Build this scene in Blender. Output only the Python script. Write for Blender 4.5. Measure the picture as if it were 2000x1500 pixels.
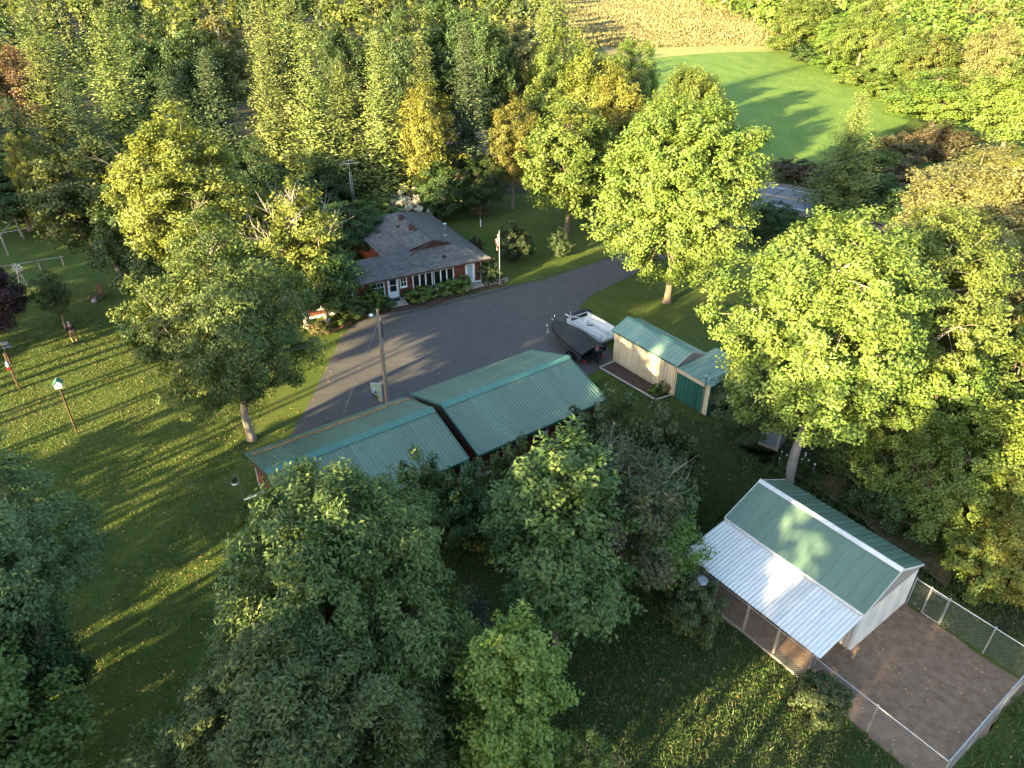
import bpy, bmesh, math, random
import numpy as np
from mathutils import Vector, Matrix

for o in list(bpy.data.objects): bpy.data.objects.remove(o)
R = math.radians
S = bpy.context.scene
COL = S.collection
rnd = random.Random(7)
rng = np.random.default_rng(7)

# ------------------------------------------------------------------ camera, sky, sun, exposure
cam_d = bpy.data.cameras.new('camera'); cam = bpy.data.objects.new('camera', cam_d); COL.objects.link(cam)
cam_d.sensor_width = 36.0; cam_d.lens = 36.0*1420/2000
cam_d.clip_start = 0.1; cam_d.clip_end = 9000
cam.location = (0, 0, 28.0); cam.rotation_euler = (R(90-32.25), 0, 0)
S.camera = cam

SUN_EL, SUN_AZ = 13.5, 46.0          # shadows fall along +46 degrees from the x axis
w = bpy.data.worlds.new('World'); S.world = w; w.use_nodes = True
nt = w.node_tree; bg = nt.nodes['Background']
sky = nt.nodes.new('ShaderNodeTexSky'); sky.sky_type = 'NISHITA'; sky.sun_disc = False
sky.sun_elevation = R(SUN_EL)
# the sun stands at direction (-cos46, -sin46); sky rotation is measured clockwise from +y
sky.sun_rotation = math.atan2(-math.cos(R(SUN_AZ)), -math.sin(R(SUN_AZ)))
sky.air_density = 1.0; sky.dust_density = 1.0; sky.ozone_density = 1.0
nt.links.new(sky.outputs[0], bg.inputs[0]); bg.inputs[1].default_value = 0.10
sd = bpy.data.lights.new('sun', 'SUN'); sd.energy = 5.0; sd.angle = R(0.5); sd.color = (1.0, 0.80, 0.42)
so = bpy.data.objects.new('sun', sd); COL.objects.link(so)
dv = Vector((math.cos(R(SUN_AZ))*math.cos(R(SUN_EL)), math.sin(R(SUN_AZ))*math.cos(R(SUN_EL)), -math.sin(R(SUN_EL))))
so.rotation_euler = dv.to_track_quat('-Z', 'Y').to_euler(); so.location = (-60, -60, 60)
vs = S.view_settings; vs.view_transform = 'Standard'; vs.look = 'None'; vs.gamma = 1.0; vs.use_curve_mapping = False
vs.exposure = 3.2
S.cycles.max_bounces = 6; S.cycles.diffuse_bounces = 3; S.cycles.transmission_bounces = 3; S.cycles.glossy_bounces = 2
S.cycles.transparent_max_bounces = 6; S.cycles.use_denoising = True
S.cycles.use_adaptive_sampling = True

# ------------------------------------------------------------------ materials
def nodes(name):
    m = bpy.data.materials.new(name); m.use_nodes = True
    t = m.node_tree; t.nodes.clear()
    out = t.nodes.new('ShaderNodeOutputMaterial')
    return m, t, out
def N(t, typ, **kw):
    n = t.nodes.new(typ)
    for k, v in kw.items():
        if k in n.inputs: n.inputs[k].default_value = v
        else: setattr(n, k, v)
    return n
def ramp(t, fac, stops):
    r = t.nodes.new('ShaderNodeValToRGB'); e = r.color_ramp.elements
    while len(e) < len(stops): e.new(0.5)
    for el, (p, c) in zip(e, stops): el.position = p; el.color = (*c, 1)
    t.links.new(fac, r.inputs[0]); return r.outputs[0]
def noise(t, scale, detail=4, rough=.6, vec=None, stretch=None):
    n = N(t, 'ShaderNodeTexNoise', Scale=scale, Detail=detail, Roughness=rough)
    if vec is not None:
        if stretch:
            mp = N(t, 'ShaderNodeMapping'); mp.inputs['Scale'].default_value = stretch
            t.links.new(vec, mp.inputs[0]); vec = mp.outputs[0]
        t.links.new(vec, n.inputs['Vector'])
    return n.outputs['Fac']
def mixc(t, fac, a, b, mode='MIX'):
    m = t.nodes.new('ShaderNodeMix'); m.data_type = 'RGBA'; m.blend_type = mode
    for inp, v in ((m.inputs[0], fac), (m.inputs[6], a), (m.inputs[7], b)):
        if isinstance(v, (int, float)): inp.default_value = v
        elif isinstance(v, tuple): inp.default_value = (*v, 1)
        else: t.links.new(v, inp)
    return m.outputs[2]
def worldpos(t): return t.nodes.new('ShaderNodeNewGeometry').outputs['Position']
def objpos(t): return t.nodes.new('ShaderNodeTexCoord').outputs['Object']
def bump(t, h, strength=.5, dist=.05):
    b = N(t, 'ShaderNodeBump', Strength=strength, Distance=dist); t.links.new(h, b.inputs['Height']); return b.outputs[0]
def pbr(t, out, col, rough=.7, normal=None, metal=0., spec=.3):
    p = N(t, 'ShaderNodeBsdfPrincipled', Roughness=rough if isinstance(rough, (int, float)) else .5, Metallic=metal)
    p.inputs['Specular IOR Level'].default_value = spec
    if isinstance(col, tuple): p.inputs['Base Color'].default_value = (*col, 1)
    else: t.links.new(col, p.inputs['Base Color'])
    if not isinstance(rough, (int, float)): t.links.new(rough, p.inputs['Roughness'])
    if normal is not None: t.links.new(normal, p.inputs['Normal'])
    t.links.new(p.outputs[0], out.inputs[0]); return p
def plain(name, col, rough=.6, metal=0., spec=.35, var=.25, scale=3., bmp=0., world=False):
    """a painted / weathered surface: base colour with soft mottling"""
    m, t, out = nodes(name)
    v = worldpos(t) if world else objpos(t)
    f = noise(t, scale, 5, .65, v); g = noise(t, scale*9, 3, .6, v)
    c = ramp(t, f, [(.3, tuple(x*(1-var) for x in col)), (.7, tuple(min(1, x*(1+var*.6)) for x in col))])
    c = mixc(t, .25, c, ramp(t, g, [(.35, tuple(x*.72 for x in col)), (.65, tuple(min(1, x*1.15) for x in col))]))
    pbr(t, out, c, rough, bump(t, g, bmp, .02) if bmp else None, metal, spec); return m
def leafmat(name, cols, trans=.34, hue=.05, gloss=.03):
    """leaves: every face carries its own random 'tint'; each tree shifts a little as a whole"""
    m, t, out = nodes(name)
    a = N(t, 'ShaderNodeAttribute', attribute_name='tint')
    oi = t.nodes.new('ShaderNodeObjectInfo')
    c = ramp(t, a.outputs['Fac'], [(i/(len(cols)-1), c) for i, c in enumerate(cols)])
    hs = t.nodes.new('ShaderNodeHueSaturation'); t.links.new(c, hs.inputs['Color'])
    mr = N(t, 'ShaderNodeMapRange'); mr.inputs[3].default_value = .5-hue*.25; mr.inputs[4].default_value = .5+hue*.25
    t.links.new(oi.outputs['Random'], mr.inputs[0]); t.links.new(mr.outputs[0], hs.inputs['Hue'])
    mr2 = N(t, 'ShaderNodeMapRange'); mr2.inputs[3].default_value = .82; mr2.inputs[4].default_value = 1.18
    t.links.new(oi.outputs['Random'], mr2.inputs[0]); t.links.new(mr2.outputs[0], hs.inputs['Value'])
    d = t.nodes.new('ShaderNodeBsdfDiffuse'); tr = t.nodes.new('ShaderNodeBsdfTranslucent'); g = N(t, 'ShaderNodeBsdfGlossy', Roughness=.6)
    t.links.new(hs.outputs[0], d.inputs[0])
    tc = mixc(t, .65, hs.outputs[0], (1.0, .95, .25), 'MULTIPLY'); t.links.new(tc, tr.inputs[0])
    mx = N(t, 'ShaderNodeMixShader', Fac=trans); t.links.new(d.outputs[0], mx.inputs[1]); t.links.new(tr.outputs[0], mx.inputs[2])
    m2 = N(t, 'ShaderNodeMixShader', Fac=gloss); t.links.new(mx.outputs[0], m2.inputs[1]); t.links.new(g.outputs[0], m2.inputs[2])
    t.links.new(m2.outputs[0], out.inputs[0]); return m

M = {}
def ground_mat(name, stops, sc, stops2, sc2, b=.6, bd=.08, fine=14., mixf=.5, stretch=None, rough=.9):
    m, t, out = nodes(name); v = worldpos(t)
    a = ramp(t, noise(t, sc, 6, .65, v, stretch), stops); c2 = ramp(t, noise(t, sc2, 5, .6, v, stretch), stops2)
    f = noise(t, fine, 4, .7, v)
    c = mixc(t, mixf, a, c2)
    c = mixc(t, .35, c, mixc(t, f, (.25, .25, .25), (1.5, 1.5, 1.5)), 'MULTIPLY')
    pbr(t, out, c, rough, bump(t, f, b, bd), 0, .1); return m
M['lawn'] = ground_mat('lawn_grass', [(.32, (.040, .064, .011)), (.52, (.076, .100, .017)), (.68, (.128, .116, .032))], .16,
                       [(.3, (.034, .068, .012)), (.7, (.082, .098, .024))], 1.4, .9, .10, 11.)
M['forest_floor'] = ground_mat('forest_floor', [(.35, (.022, .026, .010)), (.65, (.055, .045, .026))], .5, [(.3, (.03, .03, .012)), (.7, (.06, .05, .03))], 3., .9, .1, 9.)
M['wire'] = plain('dull_fence_wire', (.22, .22, .22), .6, .3)
M['meadow_soil'] = ground_mat('rough_meadow', [(.35, (.022, .040, .010)), (.5, (.04, .066, .014)), (.66, (.062, .048, .026))], .28, [(.3, (.028, .05, .012)), (.7, (.062, .058, .024))], 1.7, .9, .12, 9.)
M['hay'] = ground_mat('hay_field_grass', [(.3, (.078, .145, .022)), (.7, (.128, .188, .032))], .03, [(.35, (.068, .125, .022)), (.65, (.145, .200, .036))], .35, 1., .2, 2.2, .5, (1, .35, 1))
M['crop_soil'] = ground_mat('crop_field_soil', [(.3, (.13, .115, .04)), (.7, (.18, .155, .06))], .05, [(.3, (.15, .11, .04)), (.7, (.26, .20, .075))], .6, .5, .1, 3.)
M['margin'] = ground_mat('field_margin_grass', [(.3, (.16, .19, .05)), (.7, (.27, .25, .08))], .1, [(.3, (.14, .18, .05)), (.7, (.28, .27, .09))], .8, .6, .1, 4.)
M['dirt'] = ground_mat('bare_dirt', [(.3, (.15, .094, .058)), (.7, (.24, .158, .104))], .45, [(.35, (.125, .078, .050)), (.65, (.25, .165, .112))], 2.6, .55, .08, 6., .6)
M['mulch'] = ground_mat('bark_mulch', [(.3, (.045, .028, .022)), (.7, (.10, .066, .05))], 2., [(.3, (.04, .026, .02)), (.7, (.11, .075, .06))], 14., .9, .05, 30.)
M['gravel'] = ground_mat('gravel', [(.3, (.16, .13, .10)), (.7, (.26, .22, .18))], 2., [(.3, (.12, .10, .08)), (.7, (.30, .26, .21))], 12., .8, .05, 30.)

def asphalt():
    m, t, out = nodes('asphalt'); v = worldpos(t)
    big = noise(t, .16, 5, .6, v); mid = noise(t, 1.3, 5, .7, v, (1, 1, 1)); fine = noise(t, 60, 3, .7, v)
    c = ramp(t, big, [(.32, (.054, .047, .043)), (.55, (.070, .061, .055)), (.72, (.094, .081, .071))])
    c = mixc(t, .4, c, ramp(t, mid, [(.35, (.045, .042, .041)), (.65, (.098, .09, .082))]))
    c = mixc(t, .3, c, ramp(t, fine, [(.3, (.03, .03, .03)), (.7, (.12, .11, .105))]))
    st = noise(t, .55, 4, .75, v); mk = N(t, 'ShaderNodeMapRange'); mk.inputs[1].default_value = .60; mk.inputs[2].default_value = .72; mk.inputs[4].default_value = .55; t.links.new(st, mk.inputs[0])
    c = mixc(t, mk.outputs[0], c, (.036, .034, .034))
    tr = noise(t, .5, 3, .6, v, (.35, 2.2, 1)); mt = N(t, 'ShaderNodeMapRange'); mt.inputs[1].default_value = .55; mt.inputs[2].default_value = .75; mt.inputs[4].default_value = .5; t.links.new(tr, mt.inputs[0])
    c = mixc(t, mt.outputs[0], c, (.105, .092, .080))
    pbr(t, out, c, .82, bump(t, fine, .35, .01), 0, .25); return m
M['asphalt'] = asphalt()
def road_mat():
    m, t, out = nodes('road_asphalt'); v = worldpos(t)
    c = ramp(t, noise(t, .4, 5, .6, v), [(.3, (.10, .10, .105)), (.7, (.14, .138, .138))]); pbr(t, out, c, .85, bump(t, noise(t, 40, 3, .7, v), .3, .01)); return m
M['road'] = road_mat()
M['road_white'] = plain('road_paint_white', (.75, .75, .72), .6, var=.15)
M['road_yellow'] = plain('road_paint_yellow', (.70, .36, .05), .6, var=.15)

def sheet_metal(name, col, dirt=(.25, .23, .18), amount=.3, rough=.36, spec=.5, metal=0.):
    m, t, out = nodes(name); v = objpos(t)
    oi = t.nodes.new('ShaderNodeObjectInfo')
    f = noise(t, .9, 6, .7, v, (2.2, .35, 1)); g = noise(t, 7., 5, .65, v)
    c = ramp(t, f, [(.3, tuple(x*.82 for x in col)), (.7, tuple(min(1, x*1.12) for x in col))])
    k = N(t, 'ShaderNodeMapRange'); k.inputs[1].default_value = .5; k.inputs[2].default_value = .82; k.inputs[4].default_value = amount
    t.links.new(g, k.inputs[0]); c = mixc(t, k.outputs[0], c, dirt)
    hs = t.nodes.new('ShaderNodeHueSaturation'); t.links.new(c, hs.inputs['Color'])
    mr = N(t, 'ShaderNodeMapRange'); mr.inputs[3].default_value = .86; mr.inputs[4].default_value = 1.10
    t.links.new(oi.outputs['Random'], mr.inputs[0]); t.links.new(mr.outputs[0], hs.inputs['Value'])
    rr = N(t, 'ShaderNodeMapRange'); rr.inputs[3].default_value = rough-.06; rr.inputs[4].default_value = rough+.2; t.links.new(g, rr.inputs[0])
    pbr(t, out, hs.outputs[0], rr.outputs[0], bump(t, f, .12, .02), metal, spec); return m
M['green_roof'] = sheet_metal('green_painted_steel', (.082, .140, .095))
M['green_cap'] = sheet_metal('teal_ridge_steel', (.052, .150, .112), amount=.12)
M['coop_green'] = sheet_metal('faded_green_steel', (.098, .160, .112), (.3, .3, .22), .22, .34)
M['shed_green'] = sheet_metal('chalky_green_steel', (.130, .215, .165), (.35, .33, .24), .25, .42)
M['white_steel'] = sheet_metal('white_painted_steel', (.54, .54, .52), (.35, .31, .25), .35, .42)
M['galv'] = sheet_metal('galvanised_corrugated', (.56, .56, .53), (.33, .26, .20), .5, .45, .4, .0)
M['cream_steel'] = sheet_metal('cream_painted_steel', (.52, .42, .27), (.3, .22, .14), .25, .5)
M['green_wall'] = sheet_metal('dark_green_steel', (.020, .095, .070), amount=.1)
M['white_paint'] = plain('white_paint', (.72, .72, .70), .5, var=.12)
M['grey_white'] = plain('weathered_white_trim', (.50, .50, .49), .6, var=.2)
def wood(name, col, var=.45, rough=.65, grain=(1.2, 18, 18)):
    m, t, out = nodes(name); v = objpos(t); oi = t.nodes.new('ShaderNodeObjectInfo')
    f = noise(t, 1.6, 6, .7, v, grain); g = noise(t, .8, 4, .6, v)
    c = ramp(t, f, [(.25, tuple(x*(1-var) for x in col)), (.75, tuple(min(1, x*(1+var)) for x in col))])
    c = mixc(t, .35, c, ramp(t, g, [(.3, tuple(x*.6 for x in col)), (.7, tuple(min(1, x*1.3) for x in col))]))
    hs = t.nodes.new('ShaderNodeHueSaturation'); t.links.new(c, hs.inputs['Color'])
    mr = N(t, 'ShaderNodeMapRange'); mr.inputs[3].default_value = .75; mr.inputs[4].default_value = 1.22
    t.links.new(oi.outputs['Random'], mr.inputs[0]); t.links.new(mr.outputs[0], hs.inputs['Value'])
    pbr(t, out, hs.outputs[0], rough, bump(t, f, .4, .01), 0, .25); return m
M['redwood'] = wood('red_brown_stained_log', (.130, .042, .024), .45)
M['darkred'] = wood('dark_red_stained_log', (.072, .024, .016), .4)
M['grey_wood'] = wood('weathered_grey_wood', (.26, .235, .205), .4, .8)
M['pole_wood'] = wood('utility_pole_wood', (.24, .18, .13), .45, .85, (22, 22, .7))
M['post_wood'] = wood('tan_post_wood', (.33, .21, .10), .4, .8, (22, 22, .8))
M['brown_wood'] = wood('brown_painted_wood', (.075, .042, .028), .35)
M['blue_wood'] = wood('blue_grey_painted_wood', (.16, .20, .24), .35, .75, (16, 16, 1.0))
M['deck_wood'] = wood('bleached_trailer_deck', (.52, .49, .45), .3, .8)
M['bed_timber'] = wood('pale_edging_timber', (.36, .31, .25), .35, .8)
def shingle():
    m, t, out = nodes('grey_asphalt_shingles'); v = objpos(t)
    a = N(t, 'ShaderNodeAttribute', attribute_name='tint')
    c = ramp(t, a.outputs['Fac'], [(0, (.050, .052, .054)), (.5, (.105, .104, .103)), (1, (.19, .183, .172))])
    c = mixc(t, .35, c, ramp(t, noise(t, .6, 5, .7, v), [(.3, (.075, .08, .085)), (.7, (.20, .185, .165))]))
    pbr(t, out, c, .85, bump(t, noise(t, 40, 3, .7, v), .3, .01), 0, .2); return m
M['shingle'] = shingle()
M['glass'] = plain('dark_window_glass', (.012, .014, .016), .06, spec=.8, var=.3)
M['door_glass'] = plain('pale_blue_door_glass', (.33, .45, .50), .12, spec=.6, var=.1)
M['black_cover'] = plain('black_boat_cover', (.018, .019, .021), .72, var=.3, scale=1.5, bmp=.2)
M['black_gloss'] = plain('black_gelcoat', (.012, .012, .013), .25, spec=.5)
M['black_rubber'] = plain('black_rubber', (.018, .018, .018), .8)
M['red_paint'] = plain('red_paint', (.45, .02, .02), .4)
M['steel'] = plain('dull_galvanised_steel', (.42, .43, .44), .42, .6, var=.25)
M['chrome'] = plain('bright_metal', (.7, .7, .7), .2, .9)
M['concrete'] = plain('worn_concrete', (.33, .29, .25), .85, var=.3, bmp=.3)
M['brick'] = plain('red_brick', (.10, .050, .042), .85, var=.4, scale=8)
M['rust'] = plain('rusty_vent_steel', (.055, .040, .036), .8, var=.4)
M['plastic_white'] = plain('white_plastic', (.68, .69, .70), .4, var=.1)
M['plastic_dirty'] = plain('speckled_white_enamel', (.58, .59, .60), .45, var=.35, scale=9)
M['inner'] = plain('grey_barrel_inside', (.30, .30, .31), .7)
M['stone'] = plain('field_stone', (.23, .20, .17), .85, var=.4, scale=5)
M['cable'] = plain('black_cable', (.015, .015, .015), .6)
M['grey_cable'] = plain('grey_steel_wire', (.40, .40, .41), .4)
M['skin'] = plain('skin', (.46, .25, .17), .55, var=.1)
M['navy'] = plain('navy_knit', (.022, .022, .032), .85)
M['maroon'] = plain('maroon_knit', (.14, .03, .03), .85)
M['tan'] = plain('tan_canvas', (.30, .17, .075), .85)
M['grey_cap'] = plain('grey_cloth', (.22, .22, .25), .85)
M['fl_red'] = plain('flag_red', (.42, .03, .04), .7, var=.1); M['fl_white'] = plain('flag_white', (.72, .70, .68), .7, var=.08)
M['fl_blue'] = plain('flag_blue', (.03, .04, .15), .7, var=.1); M['fl_cream'] = plain('flag_cream', (.62, .56, .34), .7, var=.1)
M['fl_olive'] = plain('flag_olive', (.10, .10, .035), .7); M['fl_black'] = plain('flag_black', (.015, .015, .02), .7)
M['bark'] = wood('grey_brown_bark', (.15, .115, .085), .5, .95, (9, 9, 1.6))
M['pale_bark'] = wood('pale_grey_bark', (.22, .19, .155), .4, .95, (7, 7, 1.4))
M['white_bark'] = wood('white_birch_bark', (.55, .50, .42), .3, .9, (3, 3, 6))
M['dark_bark'] = wood('dark_bark', (.065, .05, .04), .5, .95, (9, 9, 1.6))
M['tv_metal'] = plain('weathered_aluminium', (.55, .56, .57), .45, .5)

L = {}
L['ash'] = leafmat('ash_leaves', [(.042, .068, .014), (.076, .104, .021), (.135, .145, .030)])
L['ash_yellow'] = leafmat('yellowing_ash_leaves', [(.085, .120, .018), (.140, .175, .025), (.215, .225, .036)])
L['maple'] = leafmat('maple_leaves', [(.080, .130, .020), (.130, .185, .030), (.200, .230, .050)])
L['walnut'] = leafmat('walnut_leaves', [(.036, .070, .014), (.070, .112, .024), (.145, .170, .042)])
L['willow'] = leafmat('blue_green_leaves', [(.034, .060, .017), (.056, .086, .026), (.10, .122, .040)])
L['light'] = leafmat('light_green_leaves', [(.070, .125, .018), (.110, .175, .026), (.180, .21, .035)])
L['dark'] = leafmat('dark_and_shaded_leaves', [(.026, .056, .014), (.045, .085, .020), (.085, .115, .028)])  # own colour of dark trees; also painted shade behind the spruces
L['thicket'] = leafmat('thicket_leaves', [(.060, .105, .018), (.110, .155, .026), (.185, .190, .036)])
L['pale'] = leafmat('pale_autumn_leaves', [(.120, .120, .040), (.185, .180, .060), (.270, .240, .085)])
L['orange'] = leafmat('orange_tinged_leaves', [(.095, .125, .020), (.160, .170, .026), (.250, .185, .035)])
L['yellow'] = leafmat('golden_leaves', [(.100, .125, .018), (.165, .170, .024), (.235, .205, .028)])
L['brown'] = leafmat('brown_autumn_leaves', [(.120, .080, .035), (.190, .125, .055), (.25, .17, .07)])
L['russet'] = leafmat('russet_leaves', [(.048, .062, .020), (.085, .072, .032), (.140, .080, .042)])
L['rusty'] = leafmat('rust_flecked_leaves', [(.034, .052, .017), (.062, .078, .028), (.150, .085, .048)])
L['purple'] = leafmat('purple_leaves', [(.020, .010, .012), (.038, .016, .016), (.075, .030, .024)], .2)
L['spruce'] = leafmat('spruce_needles', [(.040, .058, .012), (.092, .116, .024), (.175, .182, .046)], .06)
L['spruce_shaded'] = leafmat('shaded_spruce_needles', [(.018, .036, .012), (.034, .056, .018), (.060, .080, .026)], .06)  # darker copy of the spruce needles, shade put into the colour
L['spruce_blue'] = leafmat('blue_spruce_needles', [(.036, .054, .038), (.058, .080, .058), (.09, .108, .08)], .12)
L['pine'] = leafmat('pine_needles', [(.055, .090, .016), (.095, .135, .024), (.145, .175, .036)], .1)
L['blossom'] = leafmat('cream_blossom', [(.50, .47, .33), (.62, .58, .42), (.70, .66, .5)], .2)
L['grass'] = leafmat('grass_blades', [(.055, .090, .014), (.100, .130, .022), (.18, .165, .05)], .3)
L['meadow'] = leafmat('meadow_blades', [(.035, .072, .016), (.060, .10, .022), (.13, .11, .05)], .3)
L['litter'] = leafmat('fallen_leaf', [(.20, .10, .04), (.36, .20, .07), (.45, .30, .12)], .1)

# ------------------------------------------------------------------ object helpers
def tag(o, label=None, cat=None, group=None, kind=None):
    for k, v in (('label', label), ('category', cat), ('group', group), ('kind', kind)):
        if v: o[k] = v
    return o
def thing(name, label, cat, loc=(0, 0, 0), rz=0., group=None):
    o = bpy.data.objects.new(name, None); COL.objects.link(o)
    o.location = loc; o.rotation_euler = (0, 0, rz); o.empty_display_size = .2
    return tag(o, label, cat, group)
def meshobj(name, me, parent=None, mat=None):
    o = bpy.data.objects.new(name, me); COL.objects.link(o)
    if parent: o.parent = parent
    if mat is not None and not len(me.materials): me.materials.append(mat)
    return o
class MB:
    """collects boxes, bars, tubes and sheets; build() links them as one mesh object"""
    def __init__(s): s.v = []; s.f = []; s.mi = []; s.cur = 0
    def add(s, vs, fs):
        n = len(s.v); s.v += [tuple(v) for v in vs]; s.f += [tuple(i+n for i in f) for f in fs]; s.mi += [s.cur]*len(fs); return s
    def box(s, a, b, mtx=None):
        x0, y0, z0 = a; x1, y1, z1 = b
        vs = [Vector(p) for p in ((x0, y0, z0), (x1, y0, z0), (x1, y1, z0), (x0, y1, z0), (x0, y0, z1), (x1, y0, z1), (x1, y1, z1), (x0, y1, z1))]
        if mtx is not None: vs = [mtx @ v for v in vs]
        return s.add(vs, [(0, 3, 2, 1), (4, 5, 6, 7), (0, 1, 5, 4), (1, 2, 6, 5), (2, 3, 7, 6), (3, 0, 4, 7)])
    def tube(s, pts, rad, n=6, cap=True):
        pts = [Vector(p) for p in pts]; rs = rad if isinstance(rad, (list, tuple)) else [rad]*len(pts)
        rings = []; vs = []
        for i, p in enumerate(pts):
            d = (pts[min(i+1, len(pts)-1)]-pts[max(i-1, 0)]).normalized()
            a = d.orthogonal().normalized() if abs(d.z) < .95 else Vector((1, 0, 0)).cross(d).normalized()
            if abs(d.z) < .95: a = Vector((0, 0, 1)).cross(d).normalized()
            b = d.cross(a)
            for k in range(n):
                t = 2*math.pi*k/n; vs.append(p+(a*math.cos(t)+b*math.sin(t))*rs[i])
        fs = []
        for i in range(len(pts)-1):
            for k in range(n):
                fs.append((i*n+k, i*n+(k+1) % n, (i+1)*n+(k+1) % n, (i+1)*n+k))
        if cap: fs += [tuple(reversed(range(n))), tuple((len(pts)-1)*n+k for k in range(n))]
        return s.add(vs, fs)
    def lathe(s, prof, n=16, c=(0, 0, 0)):
        vs = []; fs = []
        for r_, z in prof:
            for k in range(n):
                t = 2*math.pi*k/n; vs.append((c[0]+r_*math.cos(t), c[1]+r_*math.sin(t), c[2]+z))
        for i in range(len(prof)-1):
            for k in range(n): fs.append((i*n+k, i*n+(k+1) % n, (i+1)*n+(k+1) % n, (i+1)*n+k))
        if prof[0][0] > 1e-4: fs.append(tuple(reversed(range(n))))
        if prof[-1][0] > 1e-4: fs.append(tuple((len(prof)-1)*n+k for k in range(n)))
        return s.add(vs, fs)
    def prism(s, poly, t):   # polygon of 3-D points extruded by vector t
        n = len(poly); vs = [Vector(p) for p in poly]+[Vector(p)+Vector(t) for p in poly]
        return s.add(vs, [tuple(reversed(range(n))), tuple(range(n, 2*n))]+[(i, (i+1) % n, (i+1) % n+n, i+n) for i in range(n)])
    def mesh(s, name, mats, smooth=False):
        me = bpy.data.meshes.new(name); me.from_pydata(s.v, [], s.f)
        for m in (mats if isinstance(mats, list) else [mats]): me.materials.append(m)
        me.polygons.foreach_set('material_index', s.mi)
        if smooth: me.polygons.foreach_set('use_smooth', [True]*len(s.f))
        me.update(); return me
    def build(s, name, mats, parent=None, smooth=False): return meshobj(name, s.mesh(name, mats, smooth), parent)
def flat(name, pts, z, mat, kind='structure', jitter=0., step=0.):
    ps = []
    for i, p in enumerate(pts):
        q = pts[(i+1) % len(pts)]; L_ = math.dist(p, q); n = max(1, int(L_/step)) if step else 1
        for k in range(n):
            f = k/n; ps.append((p[0]+(q[0]-p[0])*f+(rnd.uniform(-jitter, jitter) if k else 0), p[1]+(q[1]-p[1])*f+(rnd.uniform(-jitter, jitter) if k else 0), z))
    bm = bmesh.new(); f = bm.faces.new([bm.verts.new(p) for p in ps]); bmesh.ops.triangulate(bm, faces=[f]) if len(ps) > 4 else None
    bmesh.ops.recalc_face_normals(bm, faces=bm.faces[:])
    for f in bm.faces:
        if f.normal.z < 0: f.normal_flip()
    me = bpy.data.meshes.new(name); bm.to_mesh(me); bm.free(); me.materials.append(mat)
    o = meshobj(name, me); o['kind'] = kind; return o
def fastmesh(name, verts, quads, tint=None, mats=()):
    me = bpy.data.meshes.new(name); nv, nf, k = len(verts), len(quads), quads.shape[1]
    me.vertices.add(nv); me.vertices.foreach_set('co', np.ascontiguousarray(verts, dtype=np.float32).ravel())
    me.loops.add(nf*k); me.loops.foreach_set('vertex_index', np.ascontiguousarray(quads, dtype=np.int32).ravel())
    me.polygons.add(nf); me.polygons.foreach_set('loop_start', np.arange(0, nf*k, k, dtype=np.int32))
    if tint is not None:
        at = me.attributes.new('tint', 'FLOAT', 'FACE'); at.data.foreach_set('value', np.ascontiguousarray(tint, dtype=np.float32))
    for m in mats: me.materials.append(m)
    me.update(calc_edges=True); return me
L['hay'] = leafmat('hay_field_blades', [(.080, .150, .030), (.115, .180, .040), (.16, .20, .055)], .3)
L['weed'] = leafmat('weed_leaves', [(.045, .085, .018), (.070, .115, .024), (.14, .12, .06)], .25)
M['clay'] = plain('terracotta', (.33, .13, .07), .8, var=.3)
L['fglight'] = leafmat('cool_green_leaves', [(.060, .110, .034), (.095, .150, .048), (.16, .20, .065)])
L['bright'] = leafmat('bright_young_leaves', [(.095, .16, .022), (.145, .22, .032), (.22, .26, .045)])

# ------------------------------------------------------------------ trees: growing the shapes
def norm(a): return a/np.maximum(np.linalg.norm(a, axis=1, keepdims=True), 1e-9)
def grow_leaves(g, C, O, m, rc, ln, wd, droop=.2, up=.5, out=.5, ctint=None, flat_=.75, spray=None):
    """m leaves round each clump centre C; O = outward direction of the clump"""
    n = len(C); k = n*m
    c = np.repeat(C, m, 0); o = np.repeat(O, m, 0)
    d = norm(g.normal(size=(k, 3)))*(g.random((k, 1))**.45)
    d[:, 2] *= flat_
    rcs = np.repeat(g.uniform(.7, 1.3, n)*rc, m)[:, None]
    if spray: # stretch clumps along their outward direction
        d = d+o*((d*o).sum(1, keepdims=True))*spray
    p = c+d*rcs
    nn = norm(o*out+np.array([0, 0, up])+g.normal(size=(k, 3))*.36)
    t = o*.7+g.normal(size=(k, 3))*.8+np.array([0, 0, -droop]); t = norm(t-nn*((t*nn).sum(1, keepdims=True)))
    s = np.cross(nn, t)
    l = (ln*g.uniform(.6, 1.25, (k, 1)))/2; w_ = (wd*g.uniform(.6, 1.25, (k, 1)))/2
    bend = nn*l*.25
    v = np.stack([p-t*l-bend, p+s*w_, p+t*l-bend, p-s*w_], 1).reshape(-1, 3)
    q = np.arange(k*4).reshape(-1, 4)
    ct = g.random(n) if ctint is None else ctint
    tint = np.clip(np.repeat(ct, m)*.55+g.random(k)*.45, 0, 1)
    return v, q, tint
def join(parts):
    vs, qs, ts = [], [], []; n = 0
    for v, q, t in parts: vs.append(v); qs.append(q+n); ts.append(t); n += len(v)
    return np.concatenate(vs), np.concatenate(qs), np.concatenate(ts)

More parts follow.
